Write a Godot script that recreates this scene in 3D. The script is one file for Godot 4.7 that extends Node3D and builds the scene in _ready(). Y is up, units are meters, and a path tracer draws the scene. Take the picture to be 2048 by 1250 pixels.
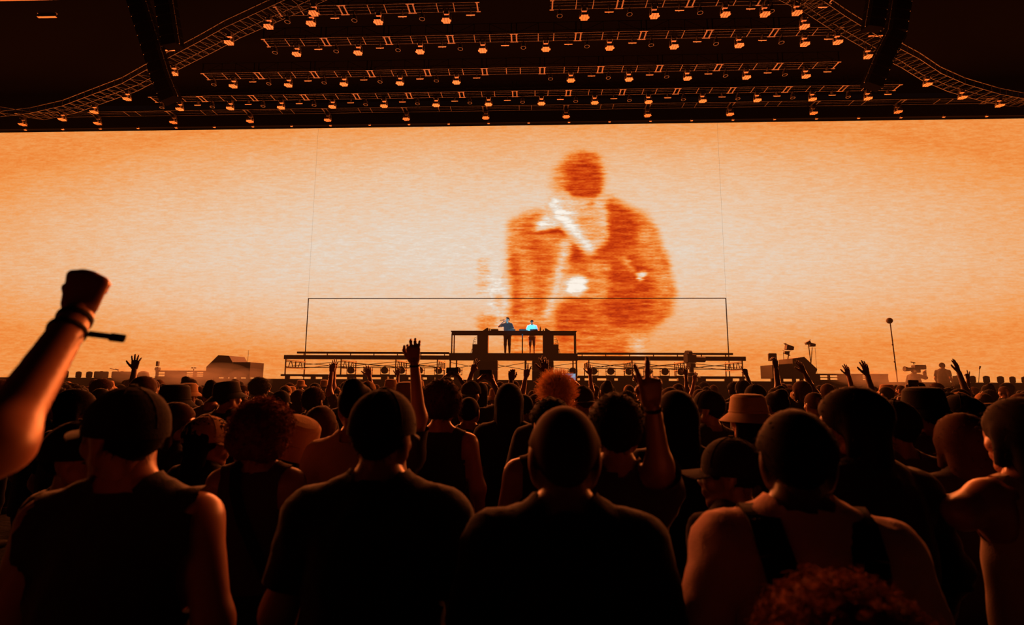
extends Node3D
# A festival stage at night: a huge orange screen, a riser with two performers, a roof full of lights, and the crowd seen from behind.

const SCREEN_Z := -28.0
const STAGE_Y := 1.88
const DECK_Y := 3.09

var taken := {}
var M := {}
var shared := {}


func _ready() -> void:
	camera_and_light()
	materials()
	build_ground()
	build_screen()
	build_stage()
	build_roof()
	build_side_equipment()
	build_heads_and_hands()
	build_performers()
	build_front_people()
	build_crowd()
	build_haze()


# ------------------------------------------------------------------ camera, sky, light
func camera_and_light() -> void:
	var cam := Camera3D.new()
	cam.name = "camera"
	add_child(cam)
	cam.position = Vector3(0, 1.70, 0)
	cam.basis = Basis(Vector3.UP, deg_to_rad(2.28)) * Basis(Vector3.RIGHT, deg_to_rad(7.88)) * Basis(Vector3.BACK, deg_to_rad(0.33))
	cam.near = 0.05
	cam.far = 200.0
	cam.keep_aspect = Camera3D.KEEP_HEIGHT
	var attr := CameraAttributesPhysical.new()
	attr.frustum_focal_length = 19.968
	attr.frustum_focus_distance = 16.0
	attr.exposure_aperture = 2.8
	cam.attributes = attr
	cam.fov = rad_to_deg(2.0 * atan(625.0 / 1040.0))
	cam.current = true

	var env := Environment.new()
	env.background_mode = Environment.BG_COLOR
	env.background_color = Color(0.010, 0.008, 0.009)
	env.tonemap_mode = Environment.TONE_MAPPER_LINEAR
	env.tonemap_exposure = 1.0
	env.sdfgi_enabled = true
	env.ssao_enabled = true
	env.ssil_enabled = true
	env.volumetric_fog_enabled = true
	env.volumetric_fog_density = 0.0
	var we := WorldEnvironment.new()
	we.name = "world"
	we.environment = env
	add_child(we)

	# the light that the screen throws on the field
	var glow := AreaLight3D.new()
	glow.name = "screen_glow"
	glow.area_size = Vector2(62.0, 14.2)
	glow.area_normalize_energy = false
	glow.light_energy = 3.7
	glow.light_color = Color(1.0, 0.45, 0.16)
	glow.area_range = 120.0
	glow.shadow_enabled = true
	add_child(glow)
	glow.position = Vector3(-2.0, 9.1, SCREEN_Z + 0.16)
	glow.rotation.y = PI


# ------------------------------------------------------------------ names, things, parts
func numbered(n: String) -> String:
	var c: int = taken.get(n, 0)
	taken[n] = c + 1
	return n if c == 0 else "%s_%03d" % [n, c]


func tag(o: Node3D, label: String, category: String, group := "", kind := "") -> void:
	if label: o.set_meta("label", label)
	if category: o.set_meta("category", category)
	if group: o.set_meta("group", group)
	if kind: o.set_meta("kind", kind)


func thing(called: String, label: String, category: String, group := "", at := Vector3.ZERO, turn := 0.0) -> Node3D:
	var o := Node3D.new()
	o.name = numbered(called)
	add_child(o)
	o.position = at
	o.rotation.y = turn
	tag(o, label, category, group)
	return o


func part(parent: Node3D, called: String, mesh: Mesh, mat: Material, label := "") -> MeshInstance3D:
	var o := MeshInstance3D.new()
	o.name = called
	o.mesh = mesh
	o.material_override = mat
	parent.add_child(o, true)
	if label: o.set_meta("label", label)
	return o


func structure(called: String, mesh: Mesh, mat: Material, label: String) -> MeshInstance3D:
	var o := part(self, called, mesh, mat, label)
	o.set_meta("kind", "structure")
	o.set_meta("category", called.get_slice("_", 0))
	return o


func copy(o: Node3D, at: Vector3, label := "", group := "") -> Node3D:
	var base := String(o.name)
	var dot := base.rfind("_")
	if dot > 0 and base.substr(dot + 1).is_valid_int():
		base = base.substr(0, dot)
	var c: Node3D = o.duplicate()
	c.name = numbered(base)
	add_child(c)
	c.position = at
	if label: c.set_meta("label", label)
	if group: c.set_meta("group", group)
	return c


const ORDER := ["first", "second", "third", "fourth", "fifth", "sixth", "seventh", "eighth", "ninth", "tenth", "eleventh", "twelfth", "thirteenth", "fourteenth", "fifteenth", "sixteenth", "seventeenth", "eighteenth", "nineteenth", "twentieth", "twenty-first", "twenty-second", "twenty-third", "twenty-fourth", "twenty-fifth", "twenty-sixth", "twenty-seventh", "twenty-eighth"]


# ------------------------------------------------------------------ materials
func mat(key: String, c: Color, rough := 0.8, metal := 0.0) -> StandardMaterial3D:
	var m := StandardMaterial3D.new()
	m.resource_name = key
	m.albedo_color = c
	m.roughness = rough
	m.metallic = metal
	M[key] = m
	return m


func cloth(key: String, c: Color) -> StandardMaterial3D:
	var m := mat(key, c, 0.92)
	m.metallic_specular = 0.25
	m.rim_enabled = true
	m.rim = 0.8
	m.rim_tint = 0.3
	m.heightmap_enabled = true
	m.heightmap_texture = shared.weave
	m.heightmap_scale = 0.12
	m.uv1_triplanar = true
	m.uv1_scale = Vector3(9, 9, 9)
	return m


func materials() -> void:
	var noise := FastNoiseLite.new()
	noise.seed = 4
	noise.frequency = 0.05
	noise.fractal_octaves = 4
	var weave := NoiseTexture2D.new()
	weave.width = 256
	weave.height = 256
	weave.seamless = true
	weave.noise = noise
	shared.weave = weave
	mat("aluminium", Color(0.29, 0.26, 0.245), 0.5, 0.8)
	mat("plate", Color(0.47, 0.41, 0.37), 0.45, 0.7)
	mat("steel", Color(0.16, 0.13, 0.12), 0.5, 0.3)
	mat("black", Color(0.07, 0.065, 0.065), 0.7)
	mat("drape", Color(0.045, 0.042, 0.042), 1.0).metallic_specular = 0.1
	mat("fascia", Color(0.11, 0.09, 0.085), 0.75)
	mat("lens", Color(0.12, 0.12, 0.13), 0.12)
	mat("trampled", Color(0.20, 0.20, 0.13), 1.0)
	mat("glossblack", Color(0.06, 0.06, 0.06), 0.6).metallic_specular = 0.3
	cloth("tee_black", Color(0.085, 0.078, 0.081))
	cloth("tee_dark", Color(0.170, 0.145, 0.140))
	cloth("tee_brown", Color(0.272, 0.204, 0.162))
	cloth("tee_grey", Color(0.357, 0.315, 0.297))
	cloth("tee_rose", Color(0.86, 0.70, 0.68))
	cloth("tee_pale", Color(0.72, 0.62, 0.54))
	cloth("denim", Color(0.136, 0.153, 0.204))
	cloth("canvas_dark", Color(0.111, 0.098, 0.093))
	cloth("canvas_tan", Color(0.66, 0.52, 0.38))
	cloth("canvas_pale", Color(0.72, 0.62, 0.52))
	for k in ["canvas_dark", "canvas_tan", "canvas_pale"]:
		M[k].rim = 0.25
	cloth("shorts", Color(0.55, 0.42, 0.42))
	cloth("pattern_shirt", Color(1, 1, 1))
	for s in [["skin_light", Color(0.62, 0.41, 0.32)], ["skin_mid", Color(0.50, 0.33, 0.25)], ["skin_deep", Color(0.32, 0.20, 0.15)]]:
		var sk := mat(s[0], s[1], 0.38)
		sk.metallic_specular = 0.55
		sk.rim_enabled = true
		sk.rim = 0.5
		sk.rim_tint = 0.5
	# one colour for each head of hair; single strands are thin enough to let light through
	for s in [["dark", Color(0.10, 0.07, 0.055)], ["brown", Color(0.25, 0.15, 0.10)], ["red", Color(0.44, 0.23, 0.12)], ["blond", Color(0.92, 0.78, 0.57)]]:
		mat("hair_" + s[0], s[1], 0.8).metallic_specular = 0.2
		var h := mat("strand_" + s[0], s[1], 0.8)
		h.metallic_specular = 0.2
		h.backlight_enabled = true
		h.backlight = s[1]
	mat("roof_cloth", Color(0.018, 0.016, 0.016), 1.0).metallic_specular = 0.05
	mat("arch", Color(0.20, 0.18, 0.17), 0.55, 0.7)
	mat("shoe", Color(0.2, 0.19, 0.19), 0.7)


# ------------------------------------------------------------------ mesh builder
class MB:
	var v := PackedVector3Array()
	var n := PackedVector3Array()
	var ix := PackedInt32Array()

	func tri(a: Vector3, b: Vector3, c: Vector3, na: Vector3, nb: Vector3, nc: Vector3) -> void:
		var k := v.size()
		if (b - a).cross(c - a).dot(na + nb + nc) > 0.0:
			v.append(a); v.append(c); v.append(b)
			n.append(na); n.append(nc); n.append(nb)
		else:
			v.append(a); v.append(b); v.append(c)
			n.append(na); n.append(nb); n.append(nc)
		ix.append(k); ix.append(k + 1); ix.append(k + 2)

	func quad(a: Vector3, b: Vector3, c: Vector3, d: Vector3, nn: Vector3) -> void:
		tri(a, b, c, nn, nn, nn)
		tri(a, c, d, nn, nn, nn)

	func quads(a: Vector3, b: Vector3, c: Vector3, d: Vector3, na: Vector3, nb: Vector3, nc: Vector3, nd: Vector3) -> void:
		tri(a, b, c, na, nb, nc)
		tri(a, c, d, na, nc, nd)

	func flat(a: Vector3, b: Vector3, c: Vector3, away: Vector3) -> void:
		var f := (b - a).cross(c - a).normalized()
		if f.dot((a + b + c) / 3.0 - away) < 0.0:
			f = -f
		tri(a, b, c, f, f, f)

	func box(c: Vector3, s: Vector3, bs := Basis.IDENTITY) -> MB:
		var h := s * 0.5
		for axis in 3:
			for sg in [-1.0, 1.0]:
				var nn := Vector3.ZERO
				nn[axis] = sg
				var u := Vector3.ZERO
				u[(axis + 1) % 3] = h[(axis + 1) % 3]
				var w := Vector3.ZERO
				w[(axis + 2) % 3] = h[(axis + 2) % 3]
				var m: Vector3 = nn * h[axis]
				quad(c + bs * (m - u - w), c + bs * (m + u - w), c + bs * (m + u + w), c + bs * (m - u + w), bs * nn)
		return self

	# a box whose long edges are chamfered by k
	func cbox(c: Vector3, s: Vector3, k: float, bs := Basis.IDENTITY) -> MB:
		var h := s * 0.5
		var pts := PackedVector2Array([Vector2(-h.x + k, -h.y), Vector2(h.x - k, -h.y), Vector2(h.x, -h.y + k), Vector2(h.x, h.y - k), Vector2(h.x - k, h.y), Vector2(-h.x + k, h.y), Vector2(-h.x, h.y - k), Vector2(-h.x, -h.y + k)])
		return prism(pts, s.z, Transform3D(bs, c))

	# an outline in x, y, extruded along z about the middle (convex outline)
	func prism(pts: PackedVector2Array, depth: float, xf := Transform3D.IDENTITY) -> MB:
		var mid := Vector2.ZERO
		for p in pts: mid += p
		mid /= pts.size()
		var order := Geometry2D.triangulate_polygon(pts)
		for sg in [-0.5, 0.5]:
			var nn: Vector3 = xf.basis * Vector3(0, 0, signf(sg))
			for i in range(0, order.size(), 3):
				var a := pts[order[i]]
				var b := pts[order[i + 1]]
				var c := pts[order[i + 2]]
				tri(xf * Vector3(a.x, a.y, depth * sg), xf * Vector3(b.x, b.y, depth * sg), xf * Vector3(c.x, c.y, depth * sg), nn, nn, nn)
		var turn := 1.0 if Geometry2D.is_polygon_clockwise(pts) else -1.0
		for i in pts.size():
			var a := pts[i]
			var b := pts[(i + 1) % pts.size()]
			var e := b - a
			var nn: Vector3 = (xf.basis * Vector3(-e.y * turn, e.x * turn, 0)).normalized()
			quad(xf * Vector3(a.x, a.y, -depth / 2), xf * Vector3(b.x, b.y, -depth / 2), xf * Vector3(b.x, b.y, depth / 2), xf * Vector3(a.x, a.y, depth / 2), nn)
		return self

	func tube(pts: Array, rad, sides := 6, caps := true) -> MB:
		var rings := []
		var norms := []
		var last := Vector3.ZERO
		for i in pts.size():
			var d: Vector3 = (pts[mini(i + 1, pts.size() - 1)] - pts[maxi(i - 1, 0)]).normalized()
			var side := d.cross(Vector3.UP if absf(d.y) < 0.9 else Vector3.RIGHT).normalized()
			if last != Vector3.ZERO:
				side = (last - d * last.dot(d)).normalized()
			last = side
			var up := side.cross(d)
			var r: float = rad[i] if rad is Array else rad
			var ring := PackedVector3Array()
			var nr := PackedVector3Array()
			for k in sides:
				var a := TAU * (k + 0.5) / sides
				var o := side * cos(a) + up * sin(a)
				ring.append(pts[i] + o * r)
				nr.append(o)
			rings.append(ring)
			norms.append(nr)
		for i in pts.size() - 1:
			for k in sides:
				var j := (k + 1) % sides
				quads(rings[i][k], rings[i][j], rings[i + 1][j], rings[i + 1][k], norms[i][k], norms[i][j], norms[i + 1][j], norms[i + 1][k])
		if caps:
			for e in [0, pts.size() - 1]:
				var d: Vector3 = (pts[0] - pts[1]) if e == 0 else (pts[e] - pts[e - 1])
				d = d.normalized()
				for k in range(1, sides - 1):
					tri(rings[e][0], rings[e][k], rings[e][k + 1], d, d, d)
		return self

	# a profile of (radius, height), turned about y; sx and sz stretch it
	func lathe(prof: Array, xf := Transform3D.IDENTITY, sides := 20, sx := 1.0, sz := 1.0, from := 0.0, to := TAU) -> MB:
		for i in prof.size() - 1:
			var p: Vector2 = prof[i]
			var q: Vector2 = prof[i + 1]
			var e := q - p
			var nn := Vector2(-e.y, e.x).normalized()
			for k in sides:
				var a := from + (to - from) * k / sides
				var b := from + (to - from) * (k + 1) / sides
				var pa := Vector3(p.x * cos(a) * sx, p.y, p.x * sin(a) * sz)
				var pb := Vector3(p.x * cos(b) * sx, p.y, p.x * sin(b) * sz)
				var qa := Vector3(q.x * cos(a) * sx, q.y, q.x * sin(a) * sz)
				var qb := Vector3(q.x * cos(b) * sx, q.y, q.x * sin(b) * sz)
				var na := xf.basis * Vector3(nn.x * cos(a), nn.y, nn.x * sin(a))
				var nb := xf.basis * Vector3(nn.x * cos(b), nn.y, nn.x * sin(b))
				quads(xf * pa, xf * pb, xf * qb, xf * qa, na, nb, nb, na)
		return self

	func add(o: MB, xf := Transform3D.IDENTITY) -> MB:
		var k := v.size()
		var flip := xf.basis.determinant() < 0.0
		for i in o.v.size():
			v.append(xf * o.v[i])
			n.append((xf.basis * o.n[i]).normalized())
		for i in range(0, o.ix.size(), 3):
			ix.append(o.ix[i] + k)
			ix.append(o.ix[i + (2 if flip else 1)] + k)
			ix.append(o.ix[i + (1 if flip else 2)] + k)
		return self

	func mesh() -> ArrayMesh:
		var arr := []
		arr.resize(Mesh.ARRAY_MAX)
		arr[Mesh.ARRAY_VERTEX] = v
		arr[Mesh.ARRAY_NORMAL] = n
		arr[Mesh.ARRAY_INDEX] = ix
		var m := ArrayMesh.new()
		m.add_surface_from_arrays(Mesh.PRIMITIVE_TRIANGLES, arr)
		return m


func mb() -> MB:
	return MB.new()


# ------------------------------------------------------------------ ground
func build_ground() -> void:
	var g := mb().box(Vector3(0, -0.15, -8), Vector3(120, 0.3, 60))
	var m: StandardMaterial3D = M.trampled
	m.uv1_triplanar = true
	m.uv1_world_triplanar = true
	m.uv1_scale = Vector3(0.7, 0.7, 0.7)
	m.heightmap_enabled = true
	m.heightmap_texture = shared.weave
	m.heightmap_scale = 2.0
	structure("ground", g.mesh(), m, "trampled festival field under the crowd")


# ------------------------------------------------------------------ the screen
func screen_picture() -> ImageTexture:
	# what the screen shows: a blurred man with bowed head and an open collar, in oranges. Each entry: tone (0 white hot .. 1 deep red orange), softness, outline in metres on the screen
	var shapes := [
		[0.30, 2, [-3.0, 8.6, -2.4, 8.6, -2.4, 6.4, -3.0, 6.4]],
		[0.50, 12, [1.1, 13.3, 1.4, 13.9, 1.9, 14.5, 2.4, 14.7, 3.1, 14.8, 3.7, 14.5, 4.0, 13.8, 4.1, 13.0, 3.9, 12.2, 2.8, 11.9, 1.4, 12.3]],
		[0.70, 5, [1.9, 14.4, 2.4, 14.6, 3.1, 14.7, 3.7, 14.5, 4.0, 13.8, 4.0, 13.0, 3.8, 12.3, 3.4, 12.0, 2.8, 12.0, 2.3, 12.1, 1.9, 12.6, 1.8, 13.6]],
		[0.84, 6, [2.2, 13.9, 3.1, 14.3, 3.8, 13.6, 3.9, 12.5, 3.5, 12.0, 2.3, 12.0, 2.0, 12.5]],
		[0.55, 8, [-1.4, 10.5, -1.0, 10.9, -0.3, 11.2, 0.4, 11.4, 1.0, 11.0, 1.8, 10.1, 2.2, 9.6, 2.0, 8.6, 1.8, 7.8, 1.5, 6.6, 1.3, 6.0, 1.1, 4.7, 1.0, 3.1, -1.3, 3.1, -1.4, 5.4, -1.3, 7.4, -1.4, 9.0]],
		[0.72, 8, [-0.4, 10.5, -0.1, 10.8, 0.1, 9.9, 1.0, 9.0, 1.0, 7.8, 0.4, 7.4, -0.3, 9.3]],
		[0.72, 7, [-1.2, 9.1, -0.7, 8.4, -0.6, 6.4, -0.7, 5.3, -1.2, 5.3]],
		[0.70, 7, [0.1, 7.8, 0.7, 7.4, 0.6, 5.6, 0.2, 5.4]],
		[0.66, 9, [4.1, 12.1, 4.5, 12.1, 5.2, 11.5, 6.2, 11.1, 6.7, 10.4, 7.0, 9.4, 7.3, 8.6, 7.5, 7.6, 7.7, 6.8, 7.6, 5.8, 7.2, 5.2, 6.4, 4.6, 5.7, 4.2, 5.3, 3.7, 5.2, 3.1, 1.0, 3.1, 1.2, 4.7, 1.4, 6.1, 1.8, 6.4, 1.8, 7.6, 2.0, 8.4, 2.3, 9.3, 3.0, 8.8, 3.4, 8.8, 4.2, 9.6]],
		[0.84, 9, [4.1, 11.6, 5.0, 11.5, 5.8, 10.8, 5.9, 9.8, 5.6, 9.0, 4.3, 8.5, 3.4, 8.4, 3.2, 8.8, 4.2, 9.6]],
		[0.82, 9, [4.2, 8.2, 5.7, 8.9, 6.3, 7.4, 6.5, 6.4, 6.4, 5.4, 5.8, 4.9, 4.3, 4.8, 3.8, 5.8]],
		[0.80, 8, [1.4, 5.9, 2.9, 6.1, 3.3, 5.4, 2.7, 4.6, 1.3, 4.5]],
		[0.90, 5, [2.2, 9.6, 2.8, 8.9, 2.4, 8.1, 2.0, 8.4]],
		[0.52, 9, [3.2, 8.4, 3.9, 8.5, 4.2, 7.4, 4.1, 6.4, 3.2, 6.3]],
		[0.55, 10, [6.0, 10.7, 6.7, 10.3, 7.1, 8.9, 7.5, 7.4, 7.6, 6.4, 6.9, 6.4, 6.7, 7.8, 5.8, 9.0]],
		[0.28, 7, [1.4, 12.1, 1.0, 12.0, 0.9, 11.5, 1.1, 11.0, 2.3, 9.7, 3.1, 8.9, 3.4, 8.9, 4.1, 9.6, 4.1, 11.5, 3.9, 12.2, 3.4, 11.8, 2.8, 11.9]],
		[0.40, 7, [2.3, 11.8, 3.0, 11.7, 3.9, 11.3, 3.9, 9.9, 3.3, 9.4, 2.6, 10.7]],
		[0.03, 5, [1.0, 12.0, 1.3, 12.0, 1.8, 11.3, 2.4, 10.5, 3.4, 9.0, 3.3, 8.9, 2.9, 9.2, 1.4, 10.8, 1.0, 11.5]],
		[0.75, 4, [3.0, 11.7, 3.5, 11.8, 3.4, 11.6, 3.1, 11.6]],
		[0.12, 7, [0.3, 10.6, 0.8, 11.2, 1.4, 10.7, 1.5, 10.3, 0.2, 10.1]],
		[0.98, 3, [0.1, 10.0, 0.8, 10.1, 1.5, 10.3, 1.9, 9.8, 1.4, 10.0, 0.2, 9.9]],
		[0.25, 7, [1.6, 9.6, 2.1, 9.6, 1.9, 8.6, 1.6, 7.4, 1.4, 6.4, 1.0, 5.3, 0.6, 5.3, 1.1, 6.6, 1.3, 7.9, 1.5, 8.9]],
		[0.68, 4, [2.1, 8.4, 3.0, 8.3, 3.0, 7.8, 2.1, 7.7]],
		[0.00, 5, [1.8, 6.8, 1.9, 7.4, 2.4, 7.7, 3.0, 7.5, 3.0, 6.7, 2.6, 6.5, 1.8, 6.6]],
		[0.25, 4, [3.9, 8.1, 4.4, 8.1, 4.4, 7.9, 4.0, 7.9]],
		[0.38, 5, [4.7, 8.6, 5.2, 8.7, 5.6, 7.8, 5.5, 7.7]],
		[0.10, 4, [5.6, 7.7, 6.3, 7.8, 6.0, 7.3, 5.8, 7.3]],
		[0.35, 10, [5.2, 4.3, 6.3, 4.5, 6.0, 3.1, 5.2, 3.1]],
		[0.09, 12, [-2.4, 7.5, -1.3, 7.5, -1.3, 5.2, -1.9, 5.2, -2.4, 6.4]],
		[0.48, 6, [-2.0, 6.6, -1.7, 6.6, -1.7, 5.8, -2.0, 5.9]],
		[0.50, 7, [-3.0, 5.4, -1.8, 5.5, -1.8, 4.5, -2.9, 4.5]],
	]
	# the figure is drawn on a small canvas of 16 cells to the metre, over x -4 .. 9 and y 1.9 .. 15.9
	var cw := 208
	var ch := 224
	var tone := PackedFloat32Array()
	var have := PackedFloat32Array()
	tone.resize(cw * ch)
	have.resize(cw * ch)
	for s in shapes:
		var poly := PackedVector2Array()
		for i in range(0, s[2].size(), 2):
			poly.append(Vector2((s[2][i] + 4.0) * 16.0, (15.9 - s[2][i + 1]) * 16.0))
		var mask := PackedFloat32Array()
		mask.resize(cw * ch)
		var lo := Vector2(1e9, 1e9)
		var hi := -lo
		for p in poly:
			lo = lo.min(p)
			hi = hi.max(p)
		var pad := 14
		var x0 := clampi(int(lo.x) - pad, 0, cw - 1)
		var x1 := clampi(int(hi.x) + pad, 0, cw - 1)
		var y0 := clampi(int(lo.y) - pad, 0, ch - 1)
		var y1 := clampi(int(hi.y) + pad, 0, ch - 1)
		for y in range(y0, y1 + 1):
			for x in range(x0, x1 + 1):
				if Geometry2D.is_point_in_polygon(Vector2(x + 0.5, y + 0.5), poly):
					mask[y * cw + x] = 1.0
		var r := maxi(1, int(round(s[1] * 0.34)))
		for turn in 2:
			for pass_ in 2:
				var out := mask.duplicate()
				for y in range(y0, y1 + 1):
					for x in range(x0, x1 + 1):
						var sum := 0.0
						for k in range(-r, r + 1):
							if pass_ == 0:
								sum += mask[y * cw + clampi(x + k, x0, x1)]
							else:
								sum += mask[clampi(y + k, y0, y1) * cw + x]
						out[y * cw + x] = sum / (2 * r + 1)
				mask = out
		for y in range(y0, y1 + 1):
			for x in range(x0, x1 + 1):
				var a := mask[y * cw + x]
				if a > 0.002:
					var k := y * cw + x
					tone[k] = lerpf(tone[k], s[0], a) if have[k] > 0.0 else s[0]
					have[k] = have[k] + (1.0 - have[k]) * a
	var stops := [[0.0, Color8(253, 244, 231)], [0.09, Color8(240, 228, 213)], [0.16, Color8(231, 212, 193)], [0.24, Color8(236, 199, 166)], [0.34, Color8(239, 180, 130)], [0.47, Color8(242, 153, 80)], [0.60, Color8(236, 120, 40)], [0.72, Color8(222, 90, 22)], [0.85, Color8(202, 62, 12)], [1.0, Color8(166, 38, 8)]]
	var ramp := Gradient.new()
	ramp.offsets = PackedFloat32Array(stops.map(func(s): return s[0]))
	ramp.colors = PackedColorArray(stops.map(func(s): return s[1]))
	var lut := PackedByteArray()
	for i in 512:
		var c := ramp.sample(i / 511.0)
		lut.append(c.r8); lut.append(c.g8); lut.append(c.b8)
	var streak := FastNoiseLite.new()
	streak.seed = 11
	streak.noise_type = FastNoiseLite.TYPE_VALUE
	streak.frequency = 1.0
	streak.fractal_type = FastNoiseLite.FRACTAL_NONE
	var broad := FastNoiseLite.new()
	broad.seed = 5
	broad.frequency = 1.0
	broad.fractal_octaves = 3
	var w := 2048
	var h := 464
	var data := PackedByteArray()
	data.resize(w * h * 3)
	for y in h:
		var wy := 16.38 - 14.5 * (y + 0.5) / h
		var dy := (wy - 8.6) / 7.8
		dy *= 1.0 if dy > 0.0 else 1.5
		var rowshift := streak.get_noise_2d(y * 0.7, 77.0) * 1.6
		for x in w:
			var wx := -34.0 + 64.0 * (x + 0.5) / w
			var dx := (wx + 2.5) / 29.0
			var t := 0.172 + 0.33 * minf(1.0, dy * dy * 0.82 + dx * dx * 0.62)
			var amp := 0.040
			if wx > -4.0 and wx < 8.9 and wy < 15.8:
				var s1 := streak.get_noise_2d(x * 0.05, y * 0.33)
				var fx := (wx + 4.0) * 16.0 + rowshift * 0.6 + s1 * 1.3
				var fy := (15.9 - wy) * 16.0
				var xi := clampi(int(fx), 0, cw - 2)
				var yi := clampi(int(fy), 0, ch - 2)
				var u := clampf(fx - xi, 0.0, 1.0)
				var q := clampf(fy - yi, 0.0, 1.0)
				var k := yi * cw + xi
				var a := lerpf(lerpf(have[k], have[k + 1], u), lerpf(have[k + cw], have[k + cw + 1], u), q)
				if a > 0.0:
					t = lerpf(t, lerpf(lerpf(tone[k], tone[k + 1], u), lerpf(tone[k + cw], tone[k + cw + 1], u), q), a)
					amp += 0.06 * a
					t += 0.10 * a * streak.get_noise_2d(x * 0.028 + 90.0, y * 0.30)
			t += amp * (streak.get_noise_2d(x * 0.085, y * 0.48) + 0.7 * streak.get_noise_2d(x * 0.31 + 500.0, y * 0.9))
			t += 0.02 * broad.get_noise_2d(x * 0.006, y * 0.012)
			var li := clampi(int(t * 511.0), 0, 511) * 3
			var o := (y * w + x) * 3
			data[o] = lut[li]
			data[o + 1] = lut[li + 1]
			data[o + 2] = lut[li + 2]
	return ImageTexture.create_from_image(Image.create_from_data(w, h, false, Image.FORMAT_RGB8, data))


func build_screen() -> void:
	var m := mat("screen_image", Color(0.01, 0.01, 0.01), 1.0)
	m.metallic_specular = 0.0
	m.emission_enabled = true
	m.emission_operator = BaseMaterial3D.EMISSION_OP_MULTIPLY
	m.emission = Color.WHITE
	m.emission_texture = screen_picture()
	m.texture_repeat = false
	var wall := thing("led_screen", "giant orange video screen showing a blurred man with bowed head", "screen", "", Vector3(-2, STAGE_Y, SCREEN_Z))
	for r in [[-34.0, -12.443, 1.88, 16.38, 0.0], [-12.437, 10.397, 6.38, 16.38, 0.0], [-12.40, 10.36, 1.88, 6.335, -0.03], [10.403, 30.0, 1.88, 16.38, 0.0]]:
		var o := part(wall, "screen_panel", panel_face(r), m)
		var hs := mb().box(Vector3((r[0] + r[1]) / 2 + 2, (r[2] + r[3]) / 2 - STAGE_Y, r[4] - 0.075), Vector3(r[1] - r[0], r[3] - r[2], 0.14))
		part(o, "panel_housing", hs.mesh(), M.black)


func panel_face(r: Array) -> ArrayMesh:
	var arr := []
	arr.resize(Mesh.ARRAY_MAX)
	var v := PackedVector3Array()
	var uv := PackedVector2Array()
	for c in [[0, 2], [1, 2], [1, 3], [0, 3]]:
		v.append(Vector3(r[c[0]] + 2.0, r[c[1]] - STAGE_Y, r[4]))
		uv.append(Vector2((r[c[0]] + 34.0) / 64.0, (16.38 - r[c[1]]) / 14.5))
	arr[Mesh.ARRAY_VERTEX] = v
	arr[Mesh.ARRAY_TEX_UV] = uv
	arr[Mesh.ARRAY_NORMAL] = PackedVector3Array([Vector3.BACK, Vector3.BACK, Vector3.BACK, Vector3.BACK])
	arr[Mesh.ARRAY_INDEX] = PackedInt32Array([0, 2, 1, 0, 3, 2])
	var m := ArrayMesh.new()
	m.add_surface_from_arrays(Mesh.PRIMITIVE_TRIANGLES, arr)
	return m


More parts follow.
